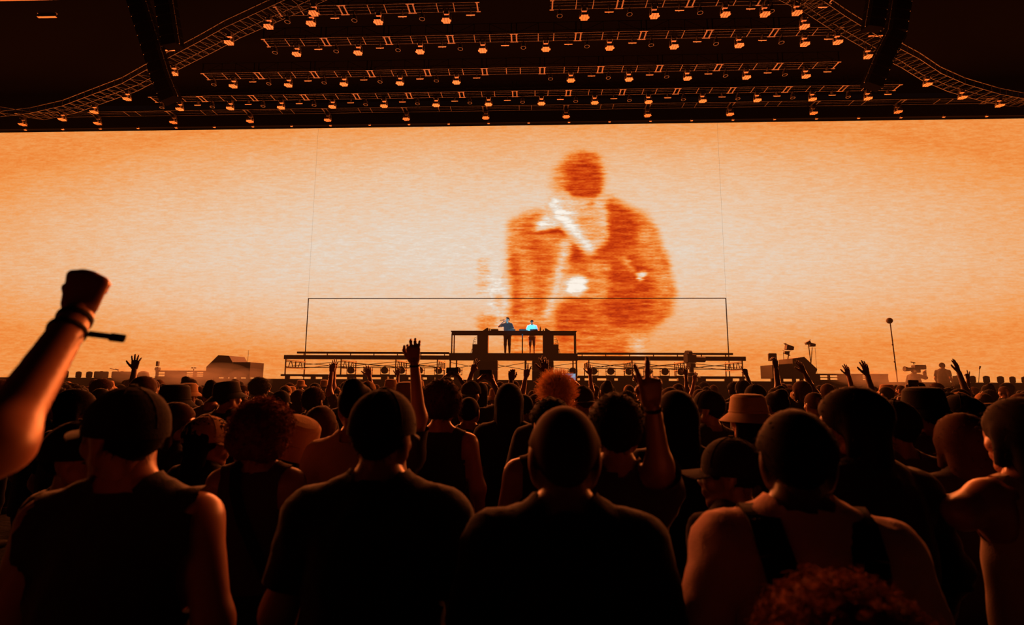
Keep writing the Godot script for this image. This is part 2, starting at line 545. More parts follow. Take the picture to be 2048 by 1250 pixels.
# ------------------------------------------------------------------ stage
func build_stage() -> void:
	# the stage body: a dark platform right across, with a front wall down to the field
	structure("floor_stage", mb().box(Vector3(-2, STAGE_Y - 0.06, -25.2), Vector3(64, 0.12, 8.0)).mesh(), M.drape, "dark floor of the wide stage")
	structure("wall_stage_front", mb().box(Vector3(-2, STAGE_Y / 2 - 0.06, -21.35), Vector3(64, STAGE_Y - 0.12, 0.3)).mesh(), M.drape, "dark front wall of the stage above the crowd")
	structure("wall_behind_screen", mb().box(Vector3(-2, 8.6, SCREEN_Z - 0.9), Vector3(66, 17.2, 0.3)).mesh(), M.drape, "black wall behind the video screen")

	# the riser wings, left and right of the performers' platform
	riser_wing(-11.28, -3.75, -10.72, [-11.2, -8.65, -6.15, -4.27], "dark scaffold riser wing on the stage, beside the low peaked cover with an aerial")
	riser_wing(2.0, 9.35, 8.83, [2.5, 4.4, 6.8, 9.2], "dark scaffold riser wing on the stage, behind the camera on a pedestal")

	# the platform in the middle
	var p := thing("performers_platform", "dark raised platform under the performers' table", "platform", "", Vector3(-0.87, STAGE_Y, -24.2))
	part(p, "deck", mb().cbox(Vector3(0, DECK_Y - STAGE_Y - 0.05, -0.15), Vector3(5.76, 0.10, 2.1), 0.01).mesh(), M.fascia)
	part(p, "fascia", mb().cbox(Vector3(0, DECK_Y - STAGE_Y - 0.185, 0.86), Vector3(5.76, 0.30, 0.06), 0.008).mesh(), M.fascia)
	for x in [-2.82, -1.2, 0.55, 2.82]:
		for z in [0.85, -1.1]:
			part(p, "post", mb().box(Vector3(x, 0.5, z), Vector3(0.07, 1.0, 0.07)).mesh(), M.steel)
	for k in [[-2.8, -1.2], [-1.2, 0.5], [0.5, 2.8]]:
		part(p, "brace", mb().tube([Vector3(k[0], 0.48, 0.8), Vector3(k[1], 0.78, 0.8)], 0.012).tube([Vector3(k[0], 0.78, 0.8), Vector3(k[1], 0.48, 0.8)], 0.012).mesh(), M.steel)
	for s in [[-1.19, 1.06, "dark speaker stack under the platform, below the performer with a microphone"], [1.32, 0.94, "dark speaker stack under the platform, below the performer in white"]]:
		var sp := thing("speaker_stack", s[2], "speaker", "", Vector3(-0.87 + s[0], STAGE_Y, -23.05))
		for k in 2:
			var b := part(sp, "cabinet", mb().cbox(Vector3(0, 0.21 + k * 0.43, 0), Vector3(s[1], 0.42, 0.5), 0.02).mesh(), M.fascia)
			part(b, "grille", mb().box(Vector3(0, 0.21 + k * 0.43, 0.255), Vector3(s[1] - 0.06, 0.36, 0.02)).mesh(), M.drape)

	# the long table with its legs
	var t := thing("performers_table", "long black table on thin legs between the two performers and the crowd", "table", "", Vector3(-0.87, DECK_Y, -24.0))
	part(t, "tabletop", mb().cbox(Vector3(0, 1.02, -0.1), Vector3(5.76, 0.05, 0.85), 0.01).mesh(), M.roof_cloth)
	part(t, "apron", mb().cbox(Vector3(0, 0.92, 0.27), Vector3(5.70, 0.17, 0.05), 0.008).mesh(), M.roof_cloth)
	for x in [-2.83, 0.41, 2.83]:
		part(t, "leg", mb().box(Vector3(x, 0.45, 0.27), Vector3(0.055, 0.90, 0.055)).mesh(), M.black)
		if absf(x) > 1.0:
			part(t, "leg", mb().box(Vector3(x, 0.5, -0.45), Vector3(0.055, 1.0, 0.055)).mesh(), M.black)

	for s in [[-1.0, -2.30, "tall black equipment rack under the table beside the performer with a microphone"], [1.0, 0.72, "tall black equipment rack under the table beside the performer in white"]]:
		var r := thing("equipment_rack", s[2], "rack", "", Vector3(s[1], DECK_Y, -24.1))
		var sd: float = s[0]
		part(r, "cabinet", mb().cbox(Vector3(0, 0.44, 0), Vector3(0.50, 0.88, 0.5), 0.02).mesh(), M.black)
		part(r, "amplifier", mb().cbox(Vector3(sd * 0.36, 0.22, 0.02), Vector3(0.22, 0.44, 0.42), 0.015).mesh(), M.black)
		for k in 3:
			var x0 := sd * (0.26 + 0.03 * k)
			part(r, "cable", mb().tube([Vector3(x0, 0.80 - 0.1 * k, 0.1), Vector3(x0 + sd * 0.13, 0.74 - 0.1 * k, 0.12), Vector3(x0 + sd * 0.16, 0.60 - 0.1 * k, 0.1), Vector3(x0 + sd * 0.05, 0.46 - 0.06 * k, 0.1), Vector3(x0 + sd * 0.2, 0.2, 0.12), Vector3(x0 + sd * 0.24, 0.02, 0.12)], 0.008, 5).mesh(), M.black)

	# gear on the table
	var ty := DECK_Y + 1.045
	for s in [[-2.2, 0.16, 0.30, "tilted black monitor wedge on the table near the microphone performer's rack"], [0.72, 0.14, -0.25, "tilted black monitor wedge on the table near the white-shirted performer's rack"]]:
		var w := thing("monitor_wedge", s[3], "monitor", "", Vector3(s[0], ty, -24.05))
		var a: float = s[1]
		var dx := signf(s[2]) * 0.14
		part(w, "housing", mb().prism(PackedVector2Array([Vector2(-dx, 0), Vector2(dx, 0), Vector2(dx, a), Vector2(dx * 0.7, a)]), 0.35).mesh(), M.black)
		part(w, "face_grille", mb().box(Vector3(dx * 1.02, a * 0.5, 0), Vector3(0.01, a * 0.8, 0.3)).mesh(), M.drape)
	for s in [[-1.75, "flat black media player on the table beside the tilted wedge and slim bottle"], [-0.95, "flat black mixer on the table between the performers"], [-0.45, "flat black media player on the table beside the mixer"], [0.05, "flat black media player before the white-shirted performer"]]:
		var d := thing("media_player", s[1], "player", "", Vector3(s[0], ty, -24.0))
		part(d, "case", mb().cbox(Vector3(0, 0.045, 0), Vector3(0.33, 0.09, 0.4), 0.01).mesh(), M.glossblack)
		part(d, "jog_wheel", mb().lathe([Vector2(0.09, 0.09), Vector2(0.085, 0.10), Vector2(0.0, 0.10)], Transform3D(Basis.IDENTITY, Vector3(0, 0, 0.05)), 14).mesh(), M.steel)
		part(d, "display", mb().box(Vector3(0, 0.105, -0.14), Vector3(0.24, 0.012, 0.09)).mesh(), M.lens)
	for s in [[-1.98, 0.14, "slim bottle standing beside the tilted monitor wedge"], [0.36, 0.22, "dark bottle standing beside the white-shirted performer"], [0.50, 0.10, "small cup standing on the table end"]]:
		var b := thing("bottle", s[2], "bottle", "", Vector3(s[0], ty, -23.95))
		var hh: float = s[1]
		part(b, "body", mb().lathe([Vector2(0.0, 0.0), Vector2(0.032, 0.0), Vector2(0.032, hh * 0.65), Vector2(0.014, hh * 0.85), Vector2(0.014, hh)], Transform3D.IDENTITY, 10).mesh(), M.glossblack)
		part(b, "cap", mb().lathe([Vector2(0.016, hh * 0.95), Vector2(0.016, hh * 1.03), Vector2(0.0, hh * 1.03)], Transform3D.IDENTITY, 10).mesh(), M.black)

	# round floor lights standing in a row inside the riser
	var lamp := thing("floor_light", "round floor light in its yoke, first inside the wing by the peaked cover's aerial", "stage light", "round floor lights inside the riser", Vector3(-8.41, STAGE_Y, -24.0))
	part(lamp, "base", mb().cbox(Vector3(0, 0.11, 0), Vector3(0.30, 0.22, 0.24), 0.02).mesh(), M.steel)
	var yoke := mb()
	for sg in [-1.0, 1.0]:
		yoke.box(Vector3(sg * 0.205, 0.40, 0), Vector3(0.025, 0.32, 0.05))
		yoke.tube([Vector3(sg * 0.23, 0.44, 0), Vector3(sg * 0.165, 0.44, 0)], 0.02)
	yoke.box(Vector3(0, 0.245, 0), Vector3(0.43, 0.025, 0.05))
	part(lamp, "yoke", yoke.mesh(), M.steel)
	var along := Transform3D(Basis(Vector3.RIGHT, PI / 2), Vector3(0, 0.44, 0))
	part(lamp, "head", mb().lathe([Vector2(0.0, -0.16), Vector2(0.10, -0.15), Vector2(0.155, -0.05), Vector2(0.168, 0.10), Vector2(0.15, 0.12)], along, 18).mesh(), M.steel)
	part(lamp, "lens", mb().lathe([Vector2(0.15, 0.115), Vector2(0.08, 0.13), Vector2(0.0, 0.135)], along, 18).mesh(), M.lens)
	var seat := 0
	for x in [-7.63, -6.83, -6.04, -5.20, -4.31, -3.45]:
		seat += 1
		copy(lamp, Vector3(x, STAGE_Y, -24.0), "round floor light in its yoke, %s inside the wing by the peaked cover's aerial" % ORDER[seat])
	seat = 0
	for x in [1.83, 2.78, 3.55, 4.37, 5.25, 5.99, 6.71]:
		copy(lamp, Vector3(x, STAGE_Y, -24.0), "round floor light in its yoke, %s from the performers' platform towards the pedestal camera" % ORDER[seat])
		seat += 1

	# a broadcast camera on a pedestal in the pit, standing before the right wing
	var c := thing("broadcast_camera", "bulky broadcast camera on a pedestal standing in front of the riser wing", "camera", "", Vector3(6.15, 0.0, -20.5), deg_to_rad(-62))
	part(c, "pedestal", mb().lathe([Vector2(0.0, 0.0), Vector2(0.40, 0.0), Vector2(0.40, 0.18), Vector2(0.13, 0.30), Vector2(0.12, 1.75), Vector2(0.20, 1.85), Vector2(0.20, 2.18), Vector2(0.09, 2.22), Vector2(0.09, 2.42), Vector2(0.0, 2.42)], Transform3D.IDENTITY, 14).mesh(), M.black)
	part(c, "steering_ring", mb().lathe([Vector2(0.30, 2.0), Vector2(0.33, 2.02), Vector2(0.30, 2.04)], Transform3D.IDENTITY, 18).mesh(), M.black)
	part(c, "pan_head", mb().cbox(Vector3(0, 2.48, 0), Vector3(0.22, 0.16, 0.24), 0.03).mesh(), M.black)
	part(c, "camera_body", mb().cbox(Vector3(0, 2.74, 0.05), Vector3(0.22, 0.34, 0.46), 0.04).mesh(), M.black)
	part(c, "zoom_lens", mb().cbox(Vector3(0, 2.72, -0.42), Vector3(0.20, 0.22, 0.52), 0.05).mesh(), M.black)
	part(c, "viewfinder", mb().cbox(Vector3(0, 2.94, 0.12), Vector3(0.24, 0.20, 0.18), 0.05).mesh(), M.black)
	part(c, "pan_bar", mb().tube([Vector3(0.1, 2.46, 0.1), Vector3(0.2, 2.30, 0.55)], 0.015).mesh(), M.black)


func riser_wing(x0: float, x1: float, bar_end: float, frames: Array, label: String) -> void:
	var out_x := x0 if bar_end < 0.0 else x1
	var in_x := x1 if bar_end < 0.0 else x0
	var mid := (x0 + x1) / 2
	var w := thing("riser_wing", label, "riser", "", Vector3(mid, STAGE_Y, -24.3))
	var y0 := -STAGE_Y
	var zf := 1.0
	part(w, "fascia", mb().cbox(Vector3(0, 2.875 + y0, zf + 0.03), Vector3(x1 - x0, 0.19, 0.06), 0.01).mesh(), M.fascia)
	part(w, "deck", mb().box(Vector3(0, 2.945 + y0, -0.02), Vector3(x1 - x0, 0.05, 2.02)).mesh(), M.fascia)
	var len_bar := absf(bar_end - in_x)
	part(w, "edge_bar", mb().cbox(Vector3((bar_end + in_x) / 2 - mid, 3.085 + y0, zf - 0.05), Vector3(len_bar, 0.09, 0.10), 0.01).mesh(), M.black)
	var n := int(len_bar)
	for k in n + 1:
		part(w, "bar_foot", mb().box(Vector3(lerpf(bar_end, in_x, (k + 0.3) / (n + 0.5)) - mid, 3.005 + y0, zf - 0.05), Vector3(0.035, 0.08, 0.05)).mesh(), M.black)
	part(w, "bottom_rail", mb().cbox(Vector3(signf(out_x) * 0.05, 2.06 + y0, zf), Vector3(x1 - x0 + 0.1, 0.09, 0.10), 0.01).mesh(), M.fascia)
	part(w, "bottom_rail", mb().cbox(Vector3(0, 2.06 + y0, -1.0), Vector3(x1 - x0, 0.09, 0.10), 0.01).mesh(), M.fascia)
	for k in n * 2 + 1:
		if k % 3 != 1:
			part(w, "rail_foot", mb().box(Vector3(lerpf(x0 + 0.2, x1 - 0.2, k / (n * 2.0)) - mid, 1.945 + y0, zf), Vector3(0.20 + 0.14 * (k % 2), 0.14, 0.10)).mesh(), M.fascia)
	for x in frames:
		var f := mb()
		var fx: float = x - mid
		for z in [zf, -zf]:
			f.box(Vector3(fx, 2.44 + y0, z), Vector3(0.05, 0.70, 0.05))
		f.box(Vector3(fx, 2.74 + y0, 0), Vector3(0.05, 0.05, 2.0))
		f.box(Vector3(fx, 2.40 + y0, 0), Vector3(0.05, 0.05, 2.0))
		f.box(Vector3(fx, 2.57 + y0, 0), Vector3(0.05, 0.32, 0.05))
		for z in [0.5, -0.5]:
			for sg in [-1.0, 1.0]:
				f.tube([Vector3(fx, 2.41 + y0, z + sg * 0.24), Vector3(fx, 2.73 + y0, z + sg * 0.04)], 0.022, 4)
		part(w, "scaffold_frame", f.mesh(), M.steel)
	for i in frames.size() - 1:
		var a: float = frames[i] - mid
		var b: float = frames[i + 1] - mid
		for z in [zf, -zf]:
			part(w, "cross_brace", mb().tube([Vector3(a, 2.68 + y0, z), Vector3(b, 2.45 + y0, z)], 0.014, 5).mesh(), M.steel)
			part(w, "cross_brace", mb().tube([Vector3(a, 2.45 + y0, z), Vector3(b, 2.68 + y0, z)], 0.014, 5).mesh(), M.steel)
		part(w, "ledger_tube", mb().tube([Vector3(a, 2.42 + y0, zf), Vector3(b, 2.42 + y0, zf)], 0.018, 5).mesh(), M.steel)


# ------------------------------------------------------------------ roof
func truss_section(length: float) -> ArrayMesh:
	# the broad underside of one truss length: chords, rungs and the bolted end frames
	var m := mb()
	var hl := length / 2 - 0.02
	for z in [-0.26, 0.26]:
		m.tube([Vector3(-hl, 0, z), Vector3(hl, 0, z)], 0.013, 6)
	for x in [-0.34, 0.34]:
		m.tube([Vector3(x, 0, -0.26), Vector3(x, 0, 0.26)], 0.020, 6)
	for sg in [-1.0, 1.0]:
		var x: float = sg * (hl - 0.09)
		m.box(Vector3(x, 0, 0), Vector3(0.055, 0.045, 0.54))
		for z in [-0.26, 0.26]:
			m.box(Vector3(x + sg * 0.02, -0.012, z), Vector3(0.17, 0.03, 0.055))
	m.tube([Vector3(-hl, 0.0, 0.1), Vector3(hl, 0.0, 0.1)], 0.006, 4)
	m.tube([Vector3(-hl, 0.03, -0.1), Vector3(hl, 0.03, -0.1)], 0.006, 4)
	return m.mesh()


func truss_top(length: float) -> ArrayMesh:
	# the black upper frame of one truss length
	var m := mb()
	var hl := length / 2 - 0.02
	for z in [-0.26, 0.26]:
		m.tube([Vector3(-hl, 0.5, z), Vector3(hl, 0.5, z)], 0.016, 6)
		for sg in [-1.0, 1.0]:
			var x: float = sg * (hl - 0.09)
			m.box(Vector3(x, 0.25, z), Vector3(0.045, 0.5, 0.045))
			m.tube([Vector3(x, 0.02, z), Vector3(sg * 0.34, 0.48, z)], 0.013, 5)
			m.tube([Vector3(sg * 0.34, 0, z), Vector3(sg * 0.34, 0.5, z)], 0.014, 5)
	return m.mesh()


func moving_light() -> Node3D:
	# hangs by its clamps from y = 16.9 down to a broad pale head at y = 16.5
	var o := thing("hanging_light", "", "stage light")
	for sg in [-1.0, 1.0]:
		part(o, "clamp", mb().box(Vector3(sg * 0.10, 0.40, 0.03), Vector3(0.04, 0.11, 0.20)).mesh(), M.steel)
	part(o, "base", mb().cbox(Vector3(0, 0.31, 0.0), Vector3(0.20, 0.09, 0.13), 0.015).mesh(), M.plate)
	for sg in [-1.0, 1.0]:
		part(o, "yoke_arm", mb().box(Vector3(sg * 0.175, 0.17, 0), Vector3(0.03, 0.24, 0.07)).mesh(), M.steel)
	part(o, "head", mb().prism(PackedVector2Array([Vector2(-0.13, -0.17), Vector2(0.13, -0.17), Vector2(0.155, -0.07), Vector2(0.20, -0.05), Vector2(0.20, 0.05), Vector2(0.155, 0.07), Vector2(0.13, 0.17), Vector2(-0.13, 0.17), Vector2(-0.155, 0.07), Vector2(-0.20, 0.05), Vector2(-0.20, -0.05), Vector2(-0.155, -0.07)]), 0.12, Transform3D(Basis(Vector3.RIGHT, PI / 2), Vector3(0, 0.06, 0))).mesh(), M.plate)
	for k in 2:
		part(o, "cooling_fin", mb().box(Vector3(-0.06 + 0.12 * k, -0.006, 0), Vector3(0.012, 0.012, 0.30)).mesh(), M.steel)
	return o


func build_roof() -> void:
	structure("ceiling", mb().box(Vector3(-2, 18.6, -19.0), Vector3(90, 0.1, 20)).mesh(), M.roof_cloth, "black underside of the stage roof")
	var header := thing("screen_header", "long black beam along the top edge of the video screen", "beam", "", Vector3(-2, 16.4, -27.9))
	part(header, "beam_face", mb().cbox(Vector3(0, 0.55, 0), Vector3(66, 1.1, 0.5), 0.02).mesh(), M.drape)
	var rows := [
		["the front row", 2.1, -19.15, -19.36, [-4, -3, -2, 0, 1, 2, 3], 2.82],
		["the second row", 0.59, -21.10, -21.33, range(-4, 5), 2.82],
		["the third row", 1.88, -23.55, -23.76, range(-6, 5), 2.82],
		["the fourth row", 0.47, -25.56, -25.84, range(-7, 7), 2.815],
	]
	var light := moving_light()
	var first := true
	var batten := thing("batten_light", "", "stage light")
	part(batten, "housing", mb().cbox(Vector3(0, 0.03, 0), Vector3(0.36, 0.055, 0.05), 0.01).mesh(), M.plate)
	part(batten, "bracket", mb().box(Vector3(0, 0.155, -0.03), Vector3(0.03, 0.21, 0.20)).mesh(), M.steel)
	var can := thing("can_light", "", "stage light")
	part(can, "barrel", mb().lathe([Vector2(0.0, 0.22), Vector2(0.09, 0.20), Vector2(0.115, 0.0), Vector2(0.10, 0.0), Vector2(0.085, 0.1), Vector2(0, 0.1)], Transform3D.IDENTITY, 16).mesh(), M.steel)
	part(can, "bracket", mb().box(Vector3(0, 0.275, 0.0), Vector3(0.03, 0.15, 0.20)).mesh(), M.steel)
	for r in rows:
		var tr := thing("lighting_truss", "aluminium lighting truss, %s of the roof counted from the crowd" % r[0], "truss", "", Vector3(r[1], 16.9, r[2]))
		var sec := truss_section(r[5])
		var upper := truss_top(r[5])
		var seat := -1
		for k in r[4]:
			seat += 1
			var ts := part(tr, "truss_section", sec, M.aluminium)
			ts.position = Vector3(k * r[5], 0, 0)
			part(ts, "upper_frame", upper, M.roof_cloth)
			var at := Vector3(r[1] + k * r[5], 16.46, r[3])
			var lab: String = "%s pale square light below %s of trusses, from the raised fist's side" % [ORDER[seat], r[0]]
			if r[0] == "the third row" and k == -1:
				continue
			if first:
				light.position = at
				tag(light, lab, "stage light", "lights of %s" % r[0])
			else:
				copy(light, at, lab, "lights of %s" % r[0])
			var bl: String = "%s short bar light under %s of trusses, from the raised fist's side" % [ORDER[seat], r[0]]
			var cl: String = "%s small can light under %s of trusses, from the raised fist's side" % [ORDER[seat], r[0]]
			if first:
				batten.position = at + Vector3(1.0, 0.20, 0.03)
				tag(batten, bl, "stage light", "bar lights of %s" % r[0])
				can.position = at + Vector3(-1.0, 0.10, 0.0)
				tag(can, cl, "stage light", "can lights of %s" % r[0])
			else:
				copy(batten, at + Vector3(1.0, 0.20, 0.03), bl, "bar lights of %s" % r[0])
				copy(can, at + Vector3(-1.0, 0.10, 0.0), cl, "can lights of %s" % r[0])
			first = false
	# the last row, close to the screen: a slim truss and wider spaced lights
	var last := thing("lighting_truss", "slim dark truss hanging closest to the top of the screen", "truss", "", Vector3(-0.4, 16.9, -27.0))
	var sec2 := truss_section(4.49)
	for k in range(-6, 7):
		part(last, "truss_section", sec2, M.steel).position = Vector3(k * 4.49, 0, 0)
	for k in range(-4, 8):
		copy(light, Vector3(-11.6 + 4.49 * k, 16.46, -27.25), "%s pale light close above the screen's top edge, from the raised fist's side" % ORDER[k + 4], "lights close to the screen")
	var dot := thing("marker_lamp", "first tiny lamp under the beam along the screen's top, from the raised fist's side", "lamp", "tiny lamps along the screen's top")
	part(dot, "housing", mb().cbox(Vector3(0, 0.05, 0), Vector3(0.13, 0.08, 0.10), 0.01).mesh(), M.plate)
	part(dot, "bracket", mb().box(Vector3(0, 0.12, 0), Vector3(0.03, 0.10, 0.03)).mesh(), M.steel)
	dot.position = Vector3(-32.0, 16.30, -27.60)
	for k in range(1, 27):
		copy(dot, Vector3(-32.0 + 2.27 * k, 16.30, -27.60), "%s tiny lamp under the beam along the screen's top, from the raised fist's side" % ORDER[k])

	# the curved front truss of the roof, on either side
	var left := [Vector2(-32.54, -26.97), Vector2(-30.78, -27.02), Vector2(-28.66, -26.69), Vector2(-26.07, -25.98), Vector2(-23.44, -24.92), Vector2(-21.01, -23.95), Vector2(-18.23, -22.51), Vector2(-16.69, -21.73), Vector2(-14.91, -20.84), Vector2(-13.26, -19.98), Vector2(-11.46, -19.17), Vector2(-10.15, -18.58), Vector2(-8.14, -17.66)]
	var right := [Vector2(27.92, -27.06), Vector2(26.05, -26.77), Vector2(24.42, -26.29), Vector2(21.84, -25.28), Vector2(19.9, -24.3), Vector2(18.05, -23.13), Vector2(16.30, -22.15), Vector2(14.55, -21.11), Vector2(12.9, -20.1), Vector2(11.6, -19.25), Vector2(10.84, -18.83), Vector2(9.30, -17.98)]
	curved_truss(left, "curved roof edge truss sweeping past the line array beside the square steel beam")
	curved_truss(right, "curved roof edge truss sweeping past the line array above the ball on a pole")
	var spot := -1
	for p in [Vector2(-26.72, -26.75), Vector2(-24.20, -26.00), Vector2(-21.34, -24.76), Vector2(-17.32, -22.62), Vector2(-13.30, -20.45), Vector2(-11.04, -19.49), Vector2(-8.82, -18.77), Vector2(24.72, -26.74), Vector2(22.13, -25.89), Vector2(19.47, -24.64), Vector2(15.17, -22.30), Vector2(13.22, -21.24), Vector2(11.27, -20.19), Vector2(9.32, -19.40)]:
		spot += 1
		copy(light, Vector3(p.x, 16.46, p.y), "%s pale light inside the curved truss on the %s side, from its outer end" % [ORDER[spot % 7], "raised fist's" if spot < 7 else "camera operators'"], "lights of the curved trusses")
	for b in [[Vector3(-17.53, 16.9, -21.45), Vector3(-16.51, 16.9, -21.52), "short bright steel beam crossing the curved truss, near the raised fist"], [Vector3(14.69, 16.9, -21.48), Vector3(15.58, 16.9, -21.47), "short bright steel beam crossing the curved truss, above the ball on a pole"], [Vector3(-20.81, 16.9, -19.17), Vector3(-20.01, 16.9, -19.19), "short bright steel beam alone in the dark beside the roof"], [Vector3(-22.6, 16.9, -18.15), Vector3(-18.3, 16.9, -18.2), "long steel beam at the outer corner of the roof"]]:
		var bm := thing("steel_beam", b[2], "beam", "", (b[0] + b[1]) / 2)
		var ln: float = b[0].distance_to(b[1])
		part(bm, "web", mb().box(Vector3(0, 0.08, 0), Vector3(ln, 0.14, 0.02)).mesh(), M.steel)
		part(bm, "flange", mb().box(Vector3.ZERO, Vector3(ln, 0.02, 0.10)).mesh(), M.plate)
		part(bm, "flange", mb().box(Vector3(0, 0.16, 0), Vector3(ln, 0.02, 0.10)).mesh(), M.plate)

	# line arrays of loudspeakers
	line_array([Vector3(-14.0, 15.9, -15.7), Vector3(-13.67, 14.81, -15.83), Vector3(-13.23, 13.44, -16.03), Vector3(-12.80, 12.07, -16.24), Vector3(-12.5, 11.35, -16.36)], 14, "long curved line array of loudspeakers hanging on the raised fist's side, the outer one")
	line_array([Vector3(-12.78, 15.9, -15.6), Vector3(-12.71, 14.81, -15.86), Vector3(-12.45, 13.19, -16.10)], 8, "shorter line array of loudspeakers hanging on the raised fist's side, the inner one")
	line_array([Vector3(12.9, 15.9, -16.8), Vector3(12.74, 14.96, -16.86), Vector3(12.54, 13.76, -17.01), Vector3(12.10, 12.90, -17.12), Vector3(11.71, 11.95, -17.23)], 12, "long curved line array of loudspeakers hanging on the cameraman's side, the outer one")
	line_array([Vector3(12.0, 15.9, -16.7), Vector3(11.93, 14.95, -16.82), Vector3(11.76, 13.93, -16.96)], 6, "shorter line array of loudspeakers hanging on the cameraman's side, the inner one")


func curved_truss(pts: Array, label: String) -> void:
	var o := thing("curved_truss", label, "truss", "", Vector3(pts[5].x, 16.7, pts[5].y))
	var inward := []
	for i in pts.size():
		var d: Vector2 = (pts[mini(i + 1, pts.size() - 1)] - pts[maxi(i - 1, 0)]).normalized()
		var nn := Vector2(-d.y, d.x)
		if nn.dot(Vector2(-1, -23) - pts[i]) < 0.0: nn = -nn
		inward.append(pts[i] + nn * 0.75)
	var base := o.position
	for i in pts.size() - 1:
		var m := mb()
		var a := Vector3(pts[i].x, 17.2, pts[i].y) - base
		var b := Vector3(pts[i + 1].x, 17.2, pts[i + 1].y) - base
		var c := Vector3(inward[i].x, 17.2, inward[i].y) - base
		var d := Vector3(inward[i + 1].x, 17.2, inward[i + 1].y) - base
		var dn := Vector3(0, -0.35, 0)
		for e in [[a, b, 0.03], [c, d, 0.022], [a + dn, b + dn, 0.018], [c + dn, d + dn, 0.018]]:
			m.tube([e[0], e[1]], e[2], 6)
		for k in 4:
			var p := a.lerp(b, k / 4.0)
			var q := c.lerp(d, k / 4.0)
			var q2 := c.lerp(d, (k + 1) / 4.0)
			m.tube([p + dn, q + dn], 0.013, 5)
			m.tube([p + dn, p], 0.013, 5)
			m.tube([q + dn, q], 0.013, 5)
			m.tube([p + dn, q2 + dn], 0.011, 5)
		part(o, "truss_section", m.mesh(), M.arch if i > 4 else M.steel)


func line_array(path: Array, n: int, label: String) -> void:
	var cv := Curve3D.new()
	for p in path: cv.add_point(p)
	var total := cv.get_baked_length()
	var o := thing("line_array", label, "loudspeakers", "", path[-1])
	for k in n:
		var at := cv.sample_baked(total * (k + 0.5) / n)
		var ahead := cv.sample_baked(total * (k + 1.0) / n)
		var up := (at - ahead).normalized()
		var right := up.cross(Vector3.BACK).normalized()
		var bs := Basis(right, up, right.cross(up))
		var hgt := total / n * 0.86
		var cab := part(o, "cabinet", mb().prism(PackedVector2Array([Vector2(-0.24, -0.2), Vector2(0.24, -0.2), Vector2(0.30, 0.2), Vector2(-0.30, 0.2)]), hgt, Transform3D(Basis(Vector3.RIGHT, -PI / 2), Vector3.ZERO)).mesh(), M.roof_cloth)
		cab.transform = Transform3D(bs, at - path[-1])
		part(cab, "grille", mb().box(Vector3(0, 0, 0.205), Vector3(0.5, hgt * 0.8, 0.012)).mesh(), M.drape)
		for sg in [-1.0, 1.0]:
			part(cab, "rigging_bar", mb().box(Vector3(sg * 0.31, 0, 0.1), Vector3(0.02, hgt, 0.04)).mesh(), M.steel)


